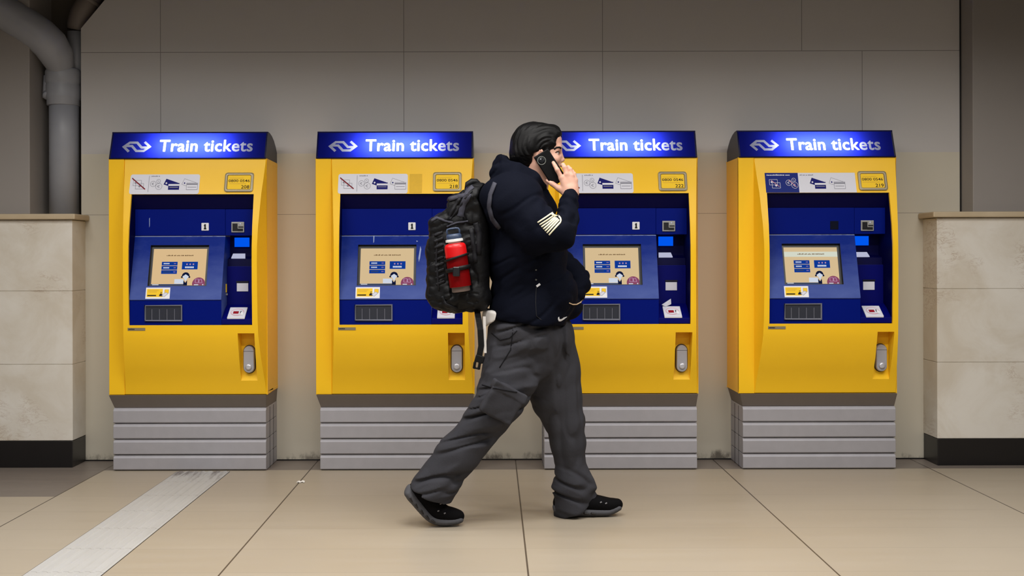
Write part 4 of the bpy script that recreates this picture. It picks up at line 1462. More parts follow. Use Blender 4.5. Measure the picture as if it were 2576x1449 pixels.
def build_body():
    s = SDF()
    # torso, pelvis, legs (under the clothes)
    s.chain([Q(1312, 530), Q(1322, 660), Q(1330, 800)], [0.115, 0.125, 0.115], 0.04, 1.2)
    s.chain([SH_R, EL_R], [0.050, 0.032], 0.03).chain([EL_R, WR_R], [0.032, 0.026], 0.015)
    s.chain([SH_L, Q(1375, 630, 0.22), EL_L, WR_L], [0.050, 0.036, 0.032, 0.028], 0.03)
    s.chain([HIP_R, KN_R, AN_R], [0.085, 0.058, 0.034], 0.03)
    s.chain([HIP_L, KN_L, AN_L], [0.085, 0.058, 0.034], 0.03)
    s.chain([AN_R, Q(1098, 1284, -0.085)], [0.030, 0.022], 0.02).chain([AN_L, Q(1470, 1280, 0.096)], [0.032, 0.022], 0.02)
    # neck
    s.chain([Q(1338, 500), Q(1352, 425)], [0.066, 0.060], 0.03)
    # head in profile: skull, face block, jaw
    s.ell(Q(1348, 368), (0.094, 0.076, 0.098), 0.02)
    s.ell(Q(1382, 392), (0.058, 0.062, 0.075), 0.03)
    s.rc(Q(1362, 418, -0.02), Q(1394, 437, -0.012), 0.040, 0.026, 0.03)
    s.rc(Q(1362, 418, 0.02), Q(1394, 437, 0.012), 0.040, 0.026, 0.03)
    s.ell(Q(1397, 437), (0.020, 0.024, 0.017), 0.015)                        # chin
    s.rc(Q(1404, 371, -0.034), Q(1404, 371, 0.034), 0.014, 0.014, 0.018)      # brow
    s.ell(Q(1398, 352), (0.028, 0.055, 0.036), 0.02)                          # forehead
    s.rc(Q(1407, 381), Q(1415.5, 402), 0.0075, 0.0105, 0.010)                 # nose
    s.ell(Q(1411, 405, -0.011), (0.010, 0.008, 0.0075), 0.006)
    s.ell(Q(1411, 405, 0.011), (0.010, 0.008, 0.0075), 0.006)
    s.ell(Q(1392, 402, -0.046), (0.026, 0.020, 0.018), 0.02)                  # cheeks
    s.ell(Q(1392, 402, 0.046), (0.026, 0.020, 0.018), 0.02)
    s.ell(Q(1405, 386, -0.032), (0.016, 0.017, 0.010), 0.010, cut=True)       # eye sockets
    s.ell(Q(1405, 386, 0.032), (0.016, 0.017, 0.010), 0.010, cut=True)
    for sgn in (-1, 1):
        s.rc(Q(1399.5, 381.5, sgn * 0.043), Q(1404, 380.8, sgn * 0.024), 0.0062, 0.0062, 0.006)    # upper lids
        s.rc(Q(1399.5, 388.5, sgn * 0.043), Q(1403.5, 388.4, sgn * 0.024), 0.0052, 0.0052, 0.006)
    s.ell(Q(1404, 416), (0.014, 0.024, 0.010), 0.010)                         # mouth
    s.rc(Q(1406.5, 417.3, -0.018), Q(1406.5, 417.3, 0.018), 0.0055, 0.0055, 0.004)
    s.rc(Q(1405, 424, -0.015), Q(1405, 424, 0.015), 0.0062, 0.0062, 0.004)
    s.rc(Q(1410, 420.6, -0.02), Q(1410, 420.6, 0.02), 0.0028, 0.0028, 0.003, cut=True)
    # ears
    for sgn in (-1, 1):
        e = Q(1357, 393, sgn * 0.074)
        R = frame((0.25, -sgn * 0.0, 0.97), (0.9, sgn * 0.42, 0))
        s.ell(e, (0.0185, 0.0075, 0.033), 0.006, R)
        s.ell(e + np.array([0.004, sgn * 0.007, 0.002]), (0.0105, 0.006, 0.021), 0.004, R, cut=True)
    # right hand holding the phone: back of the hand towards the camera
    W = WR_R
    mcp = [Q(1413, 448, -0.128), Q(1426, 440, -0.128), Q(1438, 443, -0.122), Q(1447, 454, -0.112)]
    root = [Q(1427, 484, -0.128), Q(1432, 482, -0.130), Q(1440, 482, -0.126), Q(1447, 485, -0.118)]
    for r_, m_ in zip(root, mcp):
        s.rc(r_, m_, 0.0175, 0.0118, 0.014)
    s.rc(W, Q(1436, 478, -0.125), 0.027, 0.024, 0.015)
    s.ell(Q(1431, 464, -0.122), (0.028, 0.013, 0.032), 0.012)
    fingers = [
        ([mcp[0], Q(1402.5, 428, -0.131), Q(1396.5, 417, -0.121), Q(1392.5, 409.5, -0.113)], [0.0108, 0.0098, 0.0088, 0.0076]),
        ([mcp[1], Q(1421, 422, -0.124), Q(1417, 415, -0.102), Q(1413.5, 417, -0.080)], [0.0112, 0.0102, 0.0090, 0.0078]),
        ([mcp[2], Q(1434.5, 427, -0.116), Q(1430, 421, -0.094), Q(1423, 424, -0.074)], [0.0108, 0.0098, 0.0086, 0.0075]),
        ([mcp[3], Q(1444.5, 438, -0.104), Q(1440, 431, -0.084), Q(1433, 433, -0.066)], [0.0098, 0.0086, 0.0077, 0.0066]),
    ]
    for pts, rs in fingers:
        s.chain(pts, rs, 0.0025)
        s.ell(pts[0], (0.0125, 0.011, 0.012), 0.006)
        s.ell(pts[1], (rs[1] * 1.06,) * 3, 0.003)
    # thumb from the side of the palm along the lower edge of the phone
    s.chain([Q(1424, 484, -0.122), Q(1406, 474, -0.118)], [0.020, 0.0142], 0.010)
    s.chain([Q(1406, 474, -0.118), Q(1390, 463, -0.108), Q(1377.5, 455, -0.098)], [0.0132, 0.0112, 0.0082], 0.004)
    # left wrist and hand going into the front pocket
    s.rc(WR_L, Q(1436, 772, 0.06), 0.030, 0.030, 0.015)
    for k in range(4):
        s.chain([Q(1436, 772, 0.085 - 0.02 * k), Q(1420, 780 + 2 * k, 0.08 - 0.02 * k), Q(1404, 781 + 2 * k, 0.075 - 0.02 * k)], [0.012, 0.010, 0.008], 0.003)
    s.chain([Q(1436, 767, 0.05), Q(1420, 768, 0.03)], [0.013, 0.010], 0.006)
    s.keep_off(phone_sdf(), 0.0012)
    return s

PC = Q(1384.5, 422, -0.100)
PHONE_R = frame(np.array([0.535, 0.0, -0.845]), (0.845, 0.10, 0.535))
def phone_sdf():
    return SDF().box(PC, (0.0375, 0.0045, 0.0765), 0.0042, 0.0, PHONE_R)

def ridged(P, sc, a):
    return a * (0.5 - np.abs(vnoise(P, sc)))

def crease(P, sc, a):
    """narrow sharp folds"""
    return a * (np.maximum(0.0, 0.30 - np.abs(vnoise(P, sc))) / 0.30 - 0.35)

def build_jacket():
    s = SDF()
    s.rc(Q(1308, 545), Q(1322, 640), 0.150, 0.168, 0.04, 1.30)
    s.rc(Q(1326, 640), Q(1333, 765), 0.166, 0.176, 0.04, 1.15)
    s.ell(Q(1272, 520), (0.10, 0.20, 0.13), 0.05)                    # upper back
    s.ell(Q(1395, 735, -0.03), (0.098, 0.17, 0.11), 0.05)            # belly, jacket front standing out
    s.rc(Q(1260, 500, -0.16), Q(1260, 500, 0.16), 0.085, 0.085, 0.05)
    s.rc(Q(1310, 500, -0.15), Q(1312, 500, 0.15), 0.078, 0.078, 0.06)
    # hem band
    s.rc(Q(1326, 800, -0.05), Q(1326, 800, 0.05), 0.172, 0.172, 0.02)
    s.plane(Q(1320, 810), (-0.10, 0, -1), 0.012)
    s.plane(Q(1228, 792, 0), (-1, 0, -1.3), 0.012)
    # hood lying behind the neck
    s.chain([Q(1268, 402, 0.06), Q(1263, 399), Q(1268, 402, -0.06)], [0.015, 0.015, 0.015], 0.01)
    s.chain([Q(1264, 420, 0.07), Q(1261, 418), Q(1264, 420, -0.07)], [0.027, 0.027, 0.027], 0.015)
    s.chain([Q(1266, 404, -0.06), Q(1300, 418, -0.095), Q(1336, 444, -0.085), Q(1362, 470, -0.045)], [0.014, 0.014, 0.014, 0.012], 0.012)
    s.chain([Q(1258, 428, -0.08), Q(1300, 430, -0.118), Q(1338, 448, -0.100), Q(1364, 474, -0.045)], [0.032, 0.036, 0.034, 0.024], 0.006)
    s.chain([Q(1262, 412, 0.07), Q(1300, 432, 0.105), Q(1337, 452, 0.088), Q(1360, 480, 0.045)], [0.036, 0.040, 0.034, 0.026], 0.02)
    s.rc(Q(1250, 440, -0.06), Q(1250, 440, 0.06), 0.036, 0.036, 0.02)
    s.rc(Q(1285, 440, -0.05), Q(1285, 440, 0.05), 0.060, 0.060, 0.02)
    s.chain([Q(1358, 478, -0.03), Q(1372, 530, 0.0)], [0.03, 0.05], 0.03)
    # neck opening
    s.rc(Q(1350, 410), Q(1344, 446), 0.078, 0.062, 0.015, cut=True)
    s.rc(Q(1352, 480, -0.02), Q(1370, 525, -0.01), 0.036, 0.044, 0.03)
    s.rc(Q(1352, 480, 0.02), Q(1370, 525, 0.01), 0.036, 0.044, 0.03)
    # right sleeve, raised
    s.rc(SH_R + [0.0, 0.03, 0.01], Q(1300, 515, -0.19), 0.118, 0.112, 0.05)
    s.chain([Q(1300, 515, -0.19), Q(1354, 578, -0.25), Q(1406, 588, -0.285)], [0.110, 0.095, 0.076], 0.035)
    s.chain([Q(1408, 592, -0.285), Q(1426, 550, -0.225), Q(1434, 516, -0.16)], [0.070, 0.051, 0.043], 0.010)
    s.rc(Q(1432, 512, -0.16), Q(1435, 498, -0.135), 0.043, 0.040, 0.008)
    s.plane(np.array([100, 0, 100.]), (0, 0, 1)) if False else None
    # left sleeve: elbow pushed forward, hand in the pocket
    s.chain([SH_L, Q(1375, 630, 0.22), Q(1451, 704, 0.20)], [0.105, 0.080, 0.061], 0.03)
    s.chain([Q(1451, 704, 0.20), Q(1459, 717, 0.16), Q(1449, 738, 0.115)], [0.060, 0.052, 0.044], 0.015)
    s.plane(Q(1452, 749, 0.11), (-0.30, 0, -1)) if False else None
    # pocket with the left hand in it
    s.ell(Q(1425, 778, 0.05), (0.072, 0.085, 0.052), 0.02)
    def disp(P):
        D_ = np.stack([P[:, 0] + P[:, 2] * 0.6, P[:, 1], P[:, 2] - P[:, 0] * 0.6], 1)
        w = ridged(D_, (5, 5, 8), 0.012) + crease(D_ + 3.1, (6, 7, 15), 0.0065)
        # rings of folds round the raised elbow
        e = np.array(Q(1410, 560, -0.25))
        r = np.sqrt(((P - e) ** 2).sum(1))
        m = np.clip(1 - r / 0.20, 0, 1)
        w = w + m * 0.006 * np.sin(r * 120 + 5 * vnoise(P, (8, 8, 8)))
        return w
    s.disp = disp
    return s

def build_trousers():
    s = SDF()
    s.rc(Q(1324, 815), Q(1326, 850), 0.156, 0.160, 0.03, 1.10)
    # right leg, trailing
    R = [Q(1312, 850, -0.05), Q(1286, 932, -0.085), Q(1264, 990, -0.10), Q(1228, 1050, -0.10), Q(1148, 1146, -0.09), Q(1080, 1241, -0.085)]
    s.chain(R, [0.154, 0.124, 0.110, 0.092, 0.089, 0.097], 0.03)
    s.rc(Q(1360, 850, -0.03), Q(1345, 910, -0.04), 0.115, 0.085, 0.04)
    L = [Q(1368, 850, 0.06), Q(1386, 930, 0.08), Q(1398, 1000, 0.09), Q(1419, 1060, 0.09), Q(1427, 1113, 0.094), Q(1434, 1172, 0.096), Q(1442, 1212, 0.096), Q(1441, 1290, 0.096)]
    s.chain(L, [0.138, 0.124, 0.112, 0.090, 0.078, 0.066, 0.080, 0.084], 0.03)
    s.ell(Q(1416, 1230, 0.08), (0.050, 0.06, 0.026), 0.02)            # cloth piled on the heel
    s.ell(Q(1470, 1226, 0.09), (0.052, 0.06, 0.040), 0.03)
    s.rc(Q(1470, 1240, 0.096), Q(1488, 1270, 0.096), 0.050, 0.040, 0.03)
    # waist
    s.plane(Q(1320, 797), (0, 0, 1), 0.0)
    # hems, cut and hollow
    s.plane(Q(1080, 1243, -0.085), (-0.36, 0, -0.93), 0.003)
    s.plane(Q(1441, 1290, 0.096), (0.42, 0, -0.90), 0.003)
    def disp(P):
        u = P[:, 0] * 0.51 + P[:, 2] * 0.86          # along the trailing leg
        v = P[:, 0] * 0.86 - P[:, 2] * 0.51          # across it
        T = np.stack([v + 0.6 * u, P[:, 1], u - 0.55 * v + 0.06 * np.sin(9 * v)], 1)
        face = np.clip((PD - 0.10 - P[:, 1]) / 0.06, 0.25, 1)
        w = face * (crease(T, (3.0, 5, 10), 0.020) + ridged(T + 5.1, (3.5, 5, 8), 0.018) + crease(T + 2.7, (5, 8, 19), 0.014))
        # the leading leg hangs in long upright folds, bunched at the ankle
        w2 = (crease(P, (11, 9, 2.6), 0.020) + ridged(P + 1.9, (13, 12, 3), 0.016) + crease(P + 7.7, (19, 15, 7), 0.008)) * np.clip((PD + 0.06 - P[:, 1]) / 0.06, 0.35, 1)
        low = np.clip((0.26 - P[:, 2]) / 0.1, 0, 1)
        T3 = np.stack([P[:, 0], P[:, 1], P[:, 2] + 0.35 * P[:, 0]], 1)
        w2 = w2 * (1 - low) + low * (crease(T3 + 0.7, (4, 6, 17), 0.018))
        b_ = np.clip((P[:, 0] - 0.20) / 0.06, 0, 1) * np.clip((1.02 - P[:, 2]) / 0.1, 0, 1)
        return w * (1 - b_) + w2 * b_
    s.disp = disp
    return s

def build_cargo():
    c = Q(1262, 1016, -0.222)
    R = frame(Q(1285, 975, -0.2) - Q(1243, 1052, -0.2), (1, 0.25, 0))
    s = SDF()
    s.box(c + R @ np.array([0.0, 0.0, -0.006]), (0.078, 0.020, 0.066), 0.012, 0.0, R)
    s.box(c + R @ np.array([0.0, -0.0, 0.062]), (0.084, 0.024, 0.022), 0.008, 0.004, R)
    s.disp = lambda P: ridged(P, (16, 16, 20), 0.010)
    return s

def hair_sdf():
    s = SDF()
    s.ell(Q(1343, 361), (0.104, 0.086, 0.098), 0.0)
    s.ell(Q(1325, 385), (0.068, 0.080, 0.070), 0.03)
    s.rc(Q(1310, 395), Q(1330, 417), 0.045, 0.030, 0.03, 1.3)           # nape
    s.ell(Q(1378, 336), (0.062, 0.074, 0.042), 0.02)                     # swept front
    s.ell(Q(1393, 341), (0.032, 0.062, 0.042), 0.02)
    s.rc(Q(1374, 350, -0.062), Q(1378, 384, -0.066), 0.020, 0.012, 0.015)   # sideburns
    s.rc(Q(1374, 350, 0.062), Q(1378, 384, 0.066), 0.020, 0.012, 0.015)
    s.ell(Q(1384, 356, -0.05), (0.030, 0.028, 0.040), 0.012)
    s.ell(Q(1384, 356, 0.05), (0.030, 0.028, 0.040), 0.012)
    # face, ear and neck left free
    s.ell(Q(1426, 388), (0.046, 0.10, 0.058), 0.010, cut=True)
    s.ell(Q(1404, 414), (0.050, 0.12, 0.044), 0.010, cut=True)
    s.ell(Q(1355, 402, -0.085), (0.030, 0.05, 0.036), 0.008, cut=True)
    s.ell(Q(1355, 402, 0.085), (0.030, 0.05, 0.036), 0.008, cut=True)
    s.ell(Q(1362, 432, 0), (0.050, 0.13, 0.050), 0.01, cut=True)
    def disp(P):
        q = P - Q(1360, 396)
        # strands swept back from the forehead
        a = np.arctan2(q[:, 2], q[:, 0])
        r = np.sqrt(q[:, 0] ** 2 + q[:, 2] ** 2)
        T = np.stack([r * 14 + a * 0.8, q[:, 1] * 16, a * 1.1 - r * 7], 1)
        w = ridged(T, (3.0, 3.0, 0.9), 0.005) + ridged(T + 4.4, (8, 8, 1.6), 0.0018)
        return w
    s.disp = disp
    return s

def shoe_parts(fn, rs):
    """fn maps (t along the foot 0 heel..1 toe, height in m, side) to a point"""
    up, so = SDF(), SDF()
    T = np.linspace(0.08, 0.93, 15)
    hs = np.interp(T, [0.08, 0.30, 0.60, 0.84, 0.93], [0.058, 0.064, 0.054, 0.043, 0.039])
    rs_ = np.interp(T, [0.08, 0.30, 0.60, 0.84, 0.93], [0.036, 0.041, 0.040, 0.034, 0.027])
    up.chain([fn(t_, h_) for t_, h_ in zip(T, hs)], list(rs_), 0.006)
    up.chain([fn(0.12, 0.085), fn(0.08, 0.108)], [0.034, 0.029], 0.02)
    up.chain([fn(0.36, 0.09), fn(0.52, 0.080)], [0.030, 0.024], 0.02)
    T = np.linspace(0.05, 0.95, 19)
    hs = np.interp(T, [0.05, 0.25, 0.50, 0.75, 0.95], [0.024, 0.023, 0.021, 0.020, 0.024])
    rs_ = np.interp(T, [0.05, 0.25, 0.50, 0.75, 0.95], [0.0225, 0.0225, 0.021, 0.0195, 0.016])
    so.chain([fn(t_, h_) for t_, h_ in zip(T, hs)], list(rs_), 0.004, 2.05)
    so.chain([fn(0.015, 0.040), fn(0.12, 0.026)], [0.018, 0.022], 0.012, 1.6)
    return up, so
# ------------------------------------------------------------------ build the person
def bvh_of(me, origin):
    return BVHTree.FromPolygons([Vector(v.co) + Vector(origin) for v in me.vertices], [tuple(p.vertices) for p in me.polygons])

EYE = Vector((0, 0, CAM_H))
def hit(bvhs, px, py):
    d = (Vector(Q(px, py)) - EYE).normalized()
    best = None
    for b_ in bvhs:
        h = b_.ray_cast(EYE, d)
        if h[0] is not None and (best is None or h[3] < best[3]):
            best = h
    return best

def surface_sheet(mb, bvhs, grid, th, lift=0.0005, mi=0, sink=0.002):
    """a thin cloth sheet laid on a surface: grid is rows of (px, py) in the photograph's frame"""
    rows = []
    for r in grid:
        row = []
        for px, py in r:
            h = hit(bvhs, px, py)
            if h is None:
                row.append(row[-1] if row else None)
                continue
            n = h[1] if h[1].dot(EYE - h[0]) > 0 else -h[1]
            row.append((h[0] - n * sink, h[0] + n * (th + lift)))
        rows.append(row)
    nr, nc = len(rows), len(rows[0])
    if any(c is None for r in rows for c in r):
        return
    A = [tuple(c[0]) for r in rows for c in r]
    Bv = [tuple(c[1]) for r in rows for c in r]
    fs = []
    n = nr * nc
    for i in range(nr - 1):
        for j in range(nc - 1):
            a = i * nc + j
            fs.append((n + a, n + a + 1, n + a + nc + 1, n + a + nc))
            fs.append((a, a + nc, a + nc + 1, a + 1))
    bd = [(i * nc, (i + 1) * nc) for i in range(nr - 1)] + [((i + 1) * nc - 1, (i + 2) * nc - 1) for i in range(nr - 1)] + [(j, j + 1) for j in range(nc - 1)] + [((nr - 1) * nc + j, (nr - 1) * nc + j + 1) for j in range(nc - 1)]
    fs += [(a, b_, n + b_, n + a) for a, b_ in bd]
    mb.add(A + Bv, fs, mi)

def lerp2(a, b_, t):
    return (a[0] + (b_[0] - a[0]) * t, a[1] + (b_[1] - a[1]) * t)
def strip_grid(p, q, w, n=8):
    dx, dy = q[0] - p[0], q[1] - p[1]
    L = math.hypot(dx, dy)
    nx, ny = -dy / L * w / 2, dx / L * w / 2
    return [[(lerp2(p, q, k / n)[0] + s * nx, lerp2(p, q, k / n)[1] + s * ny) for k in range(n + 1)] for s in (-1, 0, 1)]
def path_grid(pts, w, sub=5):
    P = []
    for i in range(len(pts) - 1):
        for k in range(sub):
            P.append(lerp2(pts[i], pts[i + 1], k / sub))
    P.append(pts[-1])
    rows = [[], [], []]
    for i, p in enumerate(P):
        a, b_ = P[max(i - 1, 0)], P[min(i + 1, len(P) - 1)]
        dx, dy = b_[0] - a[0], b_[1] - a[1]
        L = math.hypot(dx, dy) or 1
        for r, s in zip(rows, (-1, 0, 1)):
            r.append((p[0] - dy / L * w / 2 * s, p[1] + dx / L * w / 2 * s))
    return rows

def rel(mb, origin):
    mb.v = [tuple(np.array(v) - origin) for v in mb.v]
    return mb

body_me = build_body().mesh('person', 0.003, [M['skin']], FEET)
person = pobj('person', body_me)
person.location = FEET
tag(person, 'person walking right in black hooded jacket and charcoal trousers, phone held to the ear', 'person')

jacket_field = build_jacket()
jk_me = jacket_field.mesh('jacket', 0.005, [M['jacket_cloth']], FEET, 1)
jacket = pobj('jacket', jk_me, person); jacket['label'] = 'black hooded zip jacket'
tr_me = build_trousers().mesh('trousers', 0.005, [M['trouser_cloth']], FEET, 1)
trousers = pobj('trousers', tr_me, person); trousers['label'] = 'baggy charcoal cargo trousers'
cg_me = build_cargo().mesh('cargo_pocket', 0.004, [M['trouser_cloth']], FEET, 1)
cargo = pobj('cargo_pocket', cg_me, trousers)
hair = pobj('hair', hair_sdf().mesh('hair', 0.0026, [M['hair']], FEET, 1), person); hair['label'] = 'short black swept back hair'

s = SDF()
s.rc(Q(1316, 806, -0.05), Q(1316, 806, 0.05), 0.182, 0.182)
s.plane(Q(1214, 823), (0.52, 0, -0.86), 0.004)
s.plane(Q(1260, 780), (0.1, 0, 1), 0.01)
s.plane(Q(1247, 800), (1, 0, -0.2), 0.006)
s.disp = lambda P: ridged(P, (26, 14, 8), 0.010)
shirt_field = s
shirt = pobj('shirt_hem', s.mesh('shirt_hem', 0.004, [M['shirt_cloth']], FEET, 1), person); shirt['label'] = 'white shirt hem below the jacket'

# eyes and brows
for sgn in (-1, 1):
    b = MB()
    c = Q(1400.5, 385.2, sgn * 0.031)
    b.lathe([(0.0005, -0.0115), (0.006, -0.0098), (0.0098, -0.006), (0.0115, 0), (0.0098, 0.006), (0.0075, 0.0087)], c, (1, sgn * 0.05, 0), 20, 0)
    b.lathe([(0.0076, 0.0086), (0.006, 0.0099), (0.003, 0.0112), (0.0004, 0.0116)], c, (1, sgn * 0.05, 0), 20, 1)
    pobj('eye', rel(b, FEET).mesh('eye', [M['eye_white'], M['eye_dark']], True), person)
bb_ = bvh_of(body_me, FEET)
for nm, pts, w in (('eyebrow', [(1394, 376), (1401, 371.5), (1408, 371), (1412, 374)], 4.2), ('eyelash', [(1397.5, 384.6), (1402, 381.6), (1407.5, 382.4)], 2.0)):
    b = MB()
    surface_sheet(b, [bb_], path_grid(pts, w, 4), 0.0012)
    far = MB(); far.v = [(x, 2 * PD - y, z) for x, y, z in b.v]; far.f = [f[::-1] for f in b.f]; far.mi = list(b.mi)
    for q in (b, far):
        pobj(nm, rel(q, FEET).mesh(nm, [M['hair']], True), person)

# details laid on the jacket
jb = bvh_of(jk_me, FEET)
b = MB()
Z5 = lambda x, y: (1338 + x / 12.07, 505 + y / 12.07)
Ls = [(178, 668), (238, 735), (292, 802), (348, 868), (402, 926), (455, 985), (518, 1045)]
Rs = [(575, 405), (640, 470), (700, 505), (750, 520), (795, 545), (830, 585), (868, 660)]
for l, r in zip(Ls, Rs):
    surface_sheet(b, [jb], strip_grid(Z5(*l), Z5(*r), 3.7, 10), 0.0016)
surface_sheet(b, [jb], [[lerp2(Z5(560, 395), Z5(640, 340), k / 4) for k in range(5)], [lerp2(Z5(620, 445), Z5(730, 395), k / 4) for k in range(5)], [lerp2(Z5(690, 500), Z5(815, 445), k / 4) for k in range(5)]], 0.0017)
surface_sheet(b, [jb], path_grid([Z5(820, 470), Z5(872, 540), Z5(882, 610), Z5(860, 680)], 3.6), 0.0016)
o = pobj('sleeve_patch', rel(b, FEET).mesh('sleeve_patch', [M['patch_cream']], True), jacket); o['label'] = 'cream striped patch on the sleeve'
# white hem emblem: a curved tick
b = MB()
Zs = lambda x, y: (1330 + x / 6.585, 620 + y / 6.585)
up = [(500, 1168), (498, 1190), (510, 1207), (530, 1207), (560, 1194), (628, 1164)]
lo_ = [(484, 1180), (481, 1212), (494, 1240), (524, 1240), (566, 1218), (630, 1168)]
surface_sheet(b, [jb], [[Zs(*p) for p in up], [Zs((p[0] + q[0]) / 2, (p[1] + q[1]) / 2) for p, q in zip(up, lo_)], [Zs(*q) for q in lo_]], 0.0012)
o = pobj('hem_emblem', rel(b, FEET).mesh('hem_emblem', [M['tag_white']]), jacket); o['label'] = 'small white tick emblem'
b = MB()
surface_sheet(b, [jb], strip_grid(Zs(128, 664), Zs(185, 622), 5, 3), 0.003)
pobj('zipper_pull', rel(b, FEET).mesh('zipper_pull', [M['tag_white']]), jacket)
for p in ((120, 388), (120, 550)):
    b = MB()
    surface_sheet(b, [jb], strip_grid(Zs(p[0] - 12, p[1]), Zs(p[0] + 12, p[1] + 4), 3.2, 2), 0.002)
    pobj('stud', rel(b, FEET).mesh('stud', [M['phone_ring']]), jacket)
b = MB()
surface_sheet(b, [jb], path_grid([Zs(668, 938), Zs(720, 962), (1330 + 790 / 6.585, 620 + 962 / 6.585), Zs(860, 930), Zs(925, 872)], 2.4), 0.0025)
o = pobj('pocket_piping', rel(b, FEET).mesh('pocket_piping', [M['piping_cream']], True), jacket); o['label'] = 'cream piping along the pocket edge'
# pocket zip line down the side of the jacket
b = MB()
surface_sheet(b, [jb], path_grid([(1349, 722), (1347, 760), (1349, 795), (1362, 806)], 1.6), 0.0015)
pobj('pocket_seam', rel(b, FEET).mesh('pocket_seam', [M['bag_strap']], True), jacket)

# seams of the trousers
tb = [bvh_of(tr_me, FEET), bvh_of(cg_me, FEET)]
for nm, pts in (('pocket_flap_edge', [(1212, 968), (1240, 976), (1270, 982), (1300, 987)]), ('side_seam', [(1290, 830), (1284, 880), (1256, 925)]), ('hip_pocket_seam', [(1236, 838), (1258, 856), (1282, 850), (1300, 832)])):
    b = MB()
    surface_sheet(b, tb, path_grid(pts, 2.2), 0.0014)
    pobj(nm, rel(b, FEET).mesh(nm, [M['trouser_seam']], True), trousers)

# shoes
_NS = np.linspace(0, 0.330, 67)                       # the trailing sole bends at the ball of the foot
_na = 1 / (1 + np.exp(-(_NS - 0.185) / 0.020))
_th = -0.86 * (1 - _na) + 0.34 * np.clip((_NS - 0.285) / 0.045, 0, 1)
_np = np.stack([np.cumsum(np.cos(_th)), np.cumsum(np.sin(_th))], 1) * (_NS[1] - _NS[0])
_np += np.array([-0.398, -_np[:, 1].min() + 0.001]) - np.array([_np[0, 0], 0])
def near_foot(t, h, sd=0.0):
    s_ = t * 0.330
    th = np.interp(s_, _NS, _th)
    p = np.array([np.interp(s_, _NS, _np[:, 0]), np.interp(s_, _NS, _np[:, 1])]) + np.array([-math.sin(th), math.cos(th)]) * h
    return np.array([p[0], PD - 0.085 + sd, max(p[1], 0.019)])
def far_foot(t, h, sd=0.0):
    x = 0.2815 + t * 0.300
    lift = 0.10 * max(0.0, t - 0.80) ** 1.3 * 1.6
    return np.array([x, PD + 0.096 + sd, h + lift + 0.001])
for fn, lab in ((near_foot, 'trailing shoe, heel raised'), (far_foot, 'leading shoe, flat on the floor')):
    up, so = shoe_parts(fn, None)
    sh = pobj('shoe', up.mesh('shoe', 0.0035, [M['shoe_cloth']], FEET, 1), person); sh['label'] = lab
    so.plane((0, 0, 0.001), (0, 0, -1), 0.0)
    sm = so.mesh('sole', 0.003, [M['shoe_sole']], FEET, 1)
    pobj('sole', sm, sh)
    for k in range(5):
        t_ = 0.10 + 0.11 * k
        e = SDF(); e.rc(fn(t_, 0.020, -0.0455), fn(t_ + 0.045, 0.017, -0.045), 0.0058, 0.0042)
        pobj('sole_groove', e.mesh('sole_groove', 0.0018, [M['outsole']], FEET), sh)
    ub = bvh_of(sh.data, FEET)
    for k in range(3):
        t_ = 0.50 + 0.085 * k
        p = fn(t_, 0.083 - 0.011 * k)
        e = SDF()
        c0 = [p + np.array([0.004 * math.sin(a), 0.036 * math.sin(a), 0.0])  - np.array([0, 0, 0.018 * (1 - math.cos(a))]) for a in np.linspace(-1.2, 1.2, 7)]
        e.chain(c0, [0.0036] * 7, 0.002)
        pobj('lace', e.mesh('lace', 0.0018, [M['shoe_cloth']], FEET), sh)
    for px, py in ([(1107, 1267), (1101, 1285), (1117, 1291)] if fn is near_foot else [(1510, 1264.5), (1523, 1267)]):
        b = MB()
        surface_sheet(b, [ub], strip_grid((px - 2.2, py + 1), (px + 2.2, py - 1), 3.2, 3), 0.0022)
        if b.f:
            pobj('eyelet', rel(b, FEET).mesh('eyelet', [M['eyelet']], True), sh)

# ------------------------------------------------------------------ phone
R = PHONE_R
s = phone_sdf()
phone = pobj('phone', s.mesh('phone', 0.0016, [M['phone_black']], PC)); phone.location = PC
tag(phone, 'black smartphone with round camera bump held against the ear of the walking person', 'phone')
yn = R[:, 1] if R[1, 1] < 0 else -R[:, 1]
rc_ = Q(1363, 404.5, -0.105)
b = MB()
b.lathe([(0.0188, 0.0), (0.0196, 0.002), (0.0188, 0.0036), (0.0166, 0.0036), (0.0156, 0.002)], rc_ - yn * 0.001, yn, 40, caps=False)
pobj('camera_ring', rel(b, PC).mesh('camera_ring', [M['phone_ring']], True), phone)
b = MB(); b.lathe([(0.0024, 0.0), (0.0020, 0.0036), (0.0003, 0.0038)], rc_ - yn * 0.001 + np.array([-0.004, 0, 0.006]), yn, 12)
pobj('lens_glint', rel(b, PC).mesh('lens_glint', [M['phone_glint']], True), phone)
b = MB(); b.lathe([(0.0155, 0.0), (0.0155, 0.0026), (0.010, 0.0030), (0.0003, 0.0031)], rc_ - yn * 0.001, yn, 32)
pobj('camera_lens', rel(b, PC).mesh('camera_lens', [M['phone_lens']], True), phone)

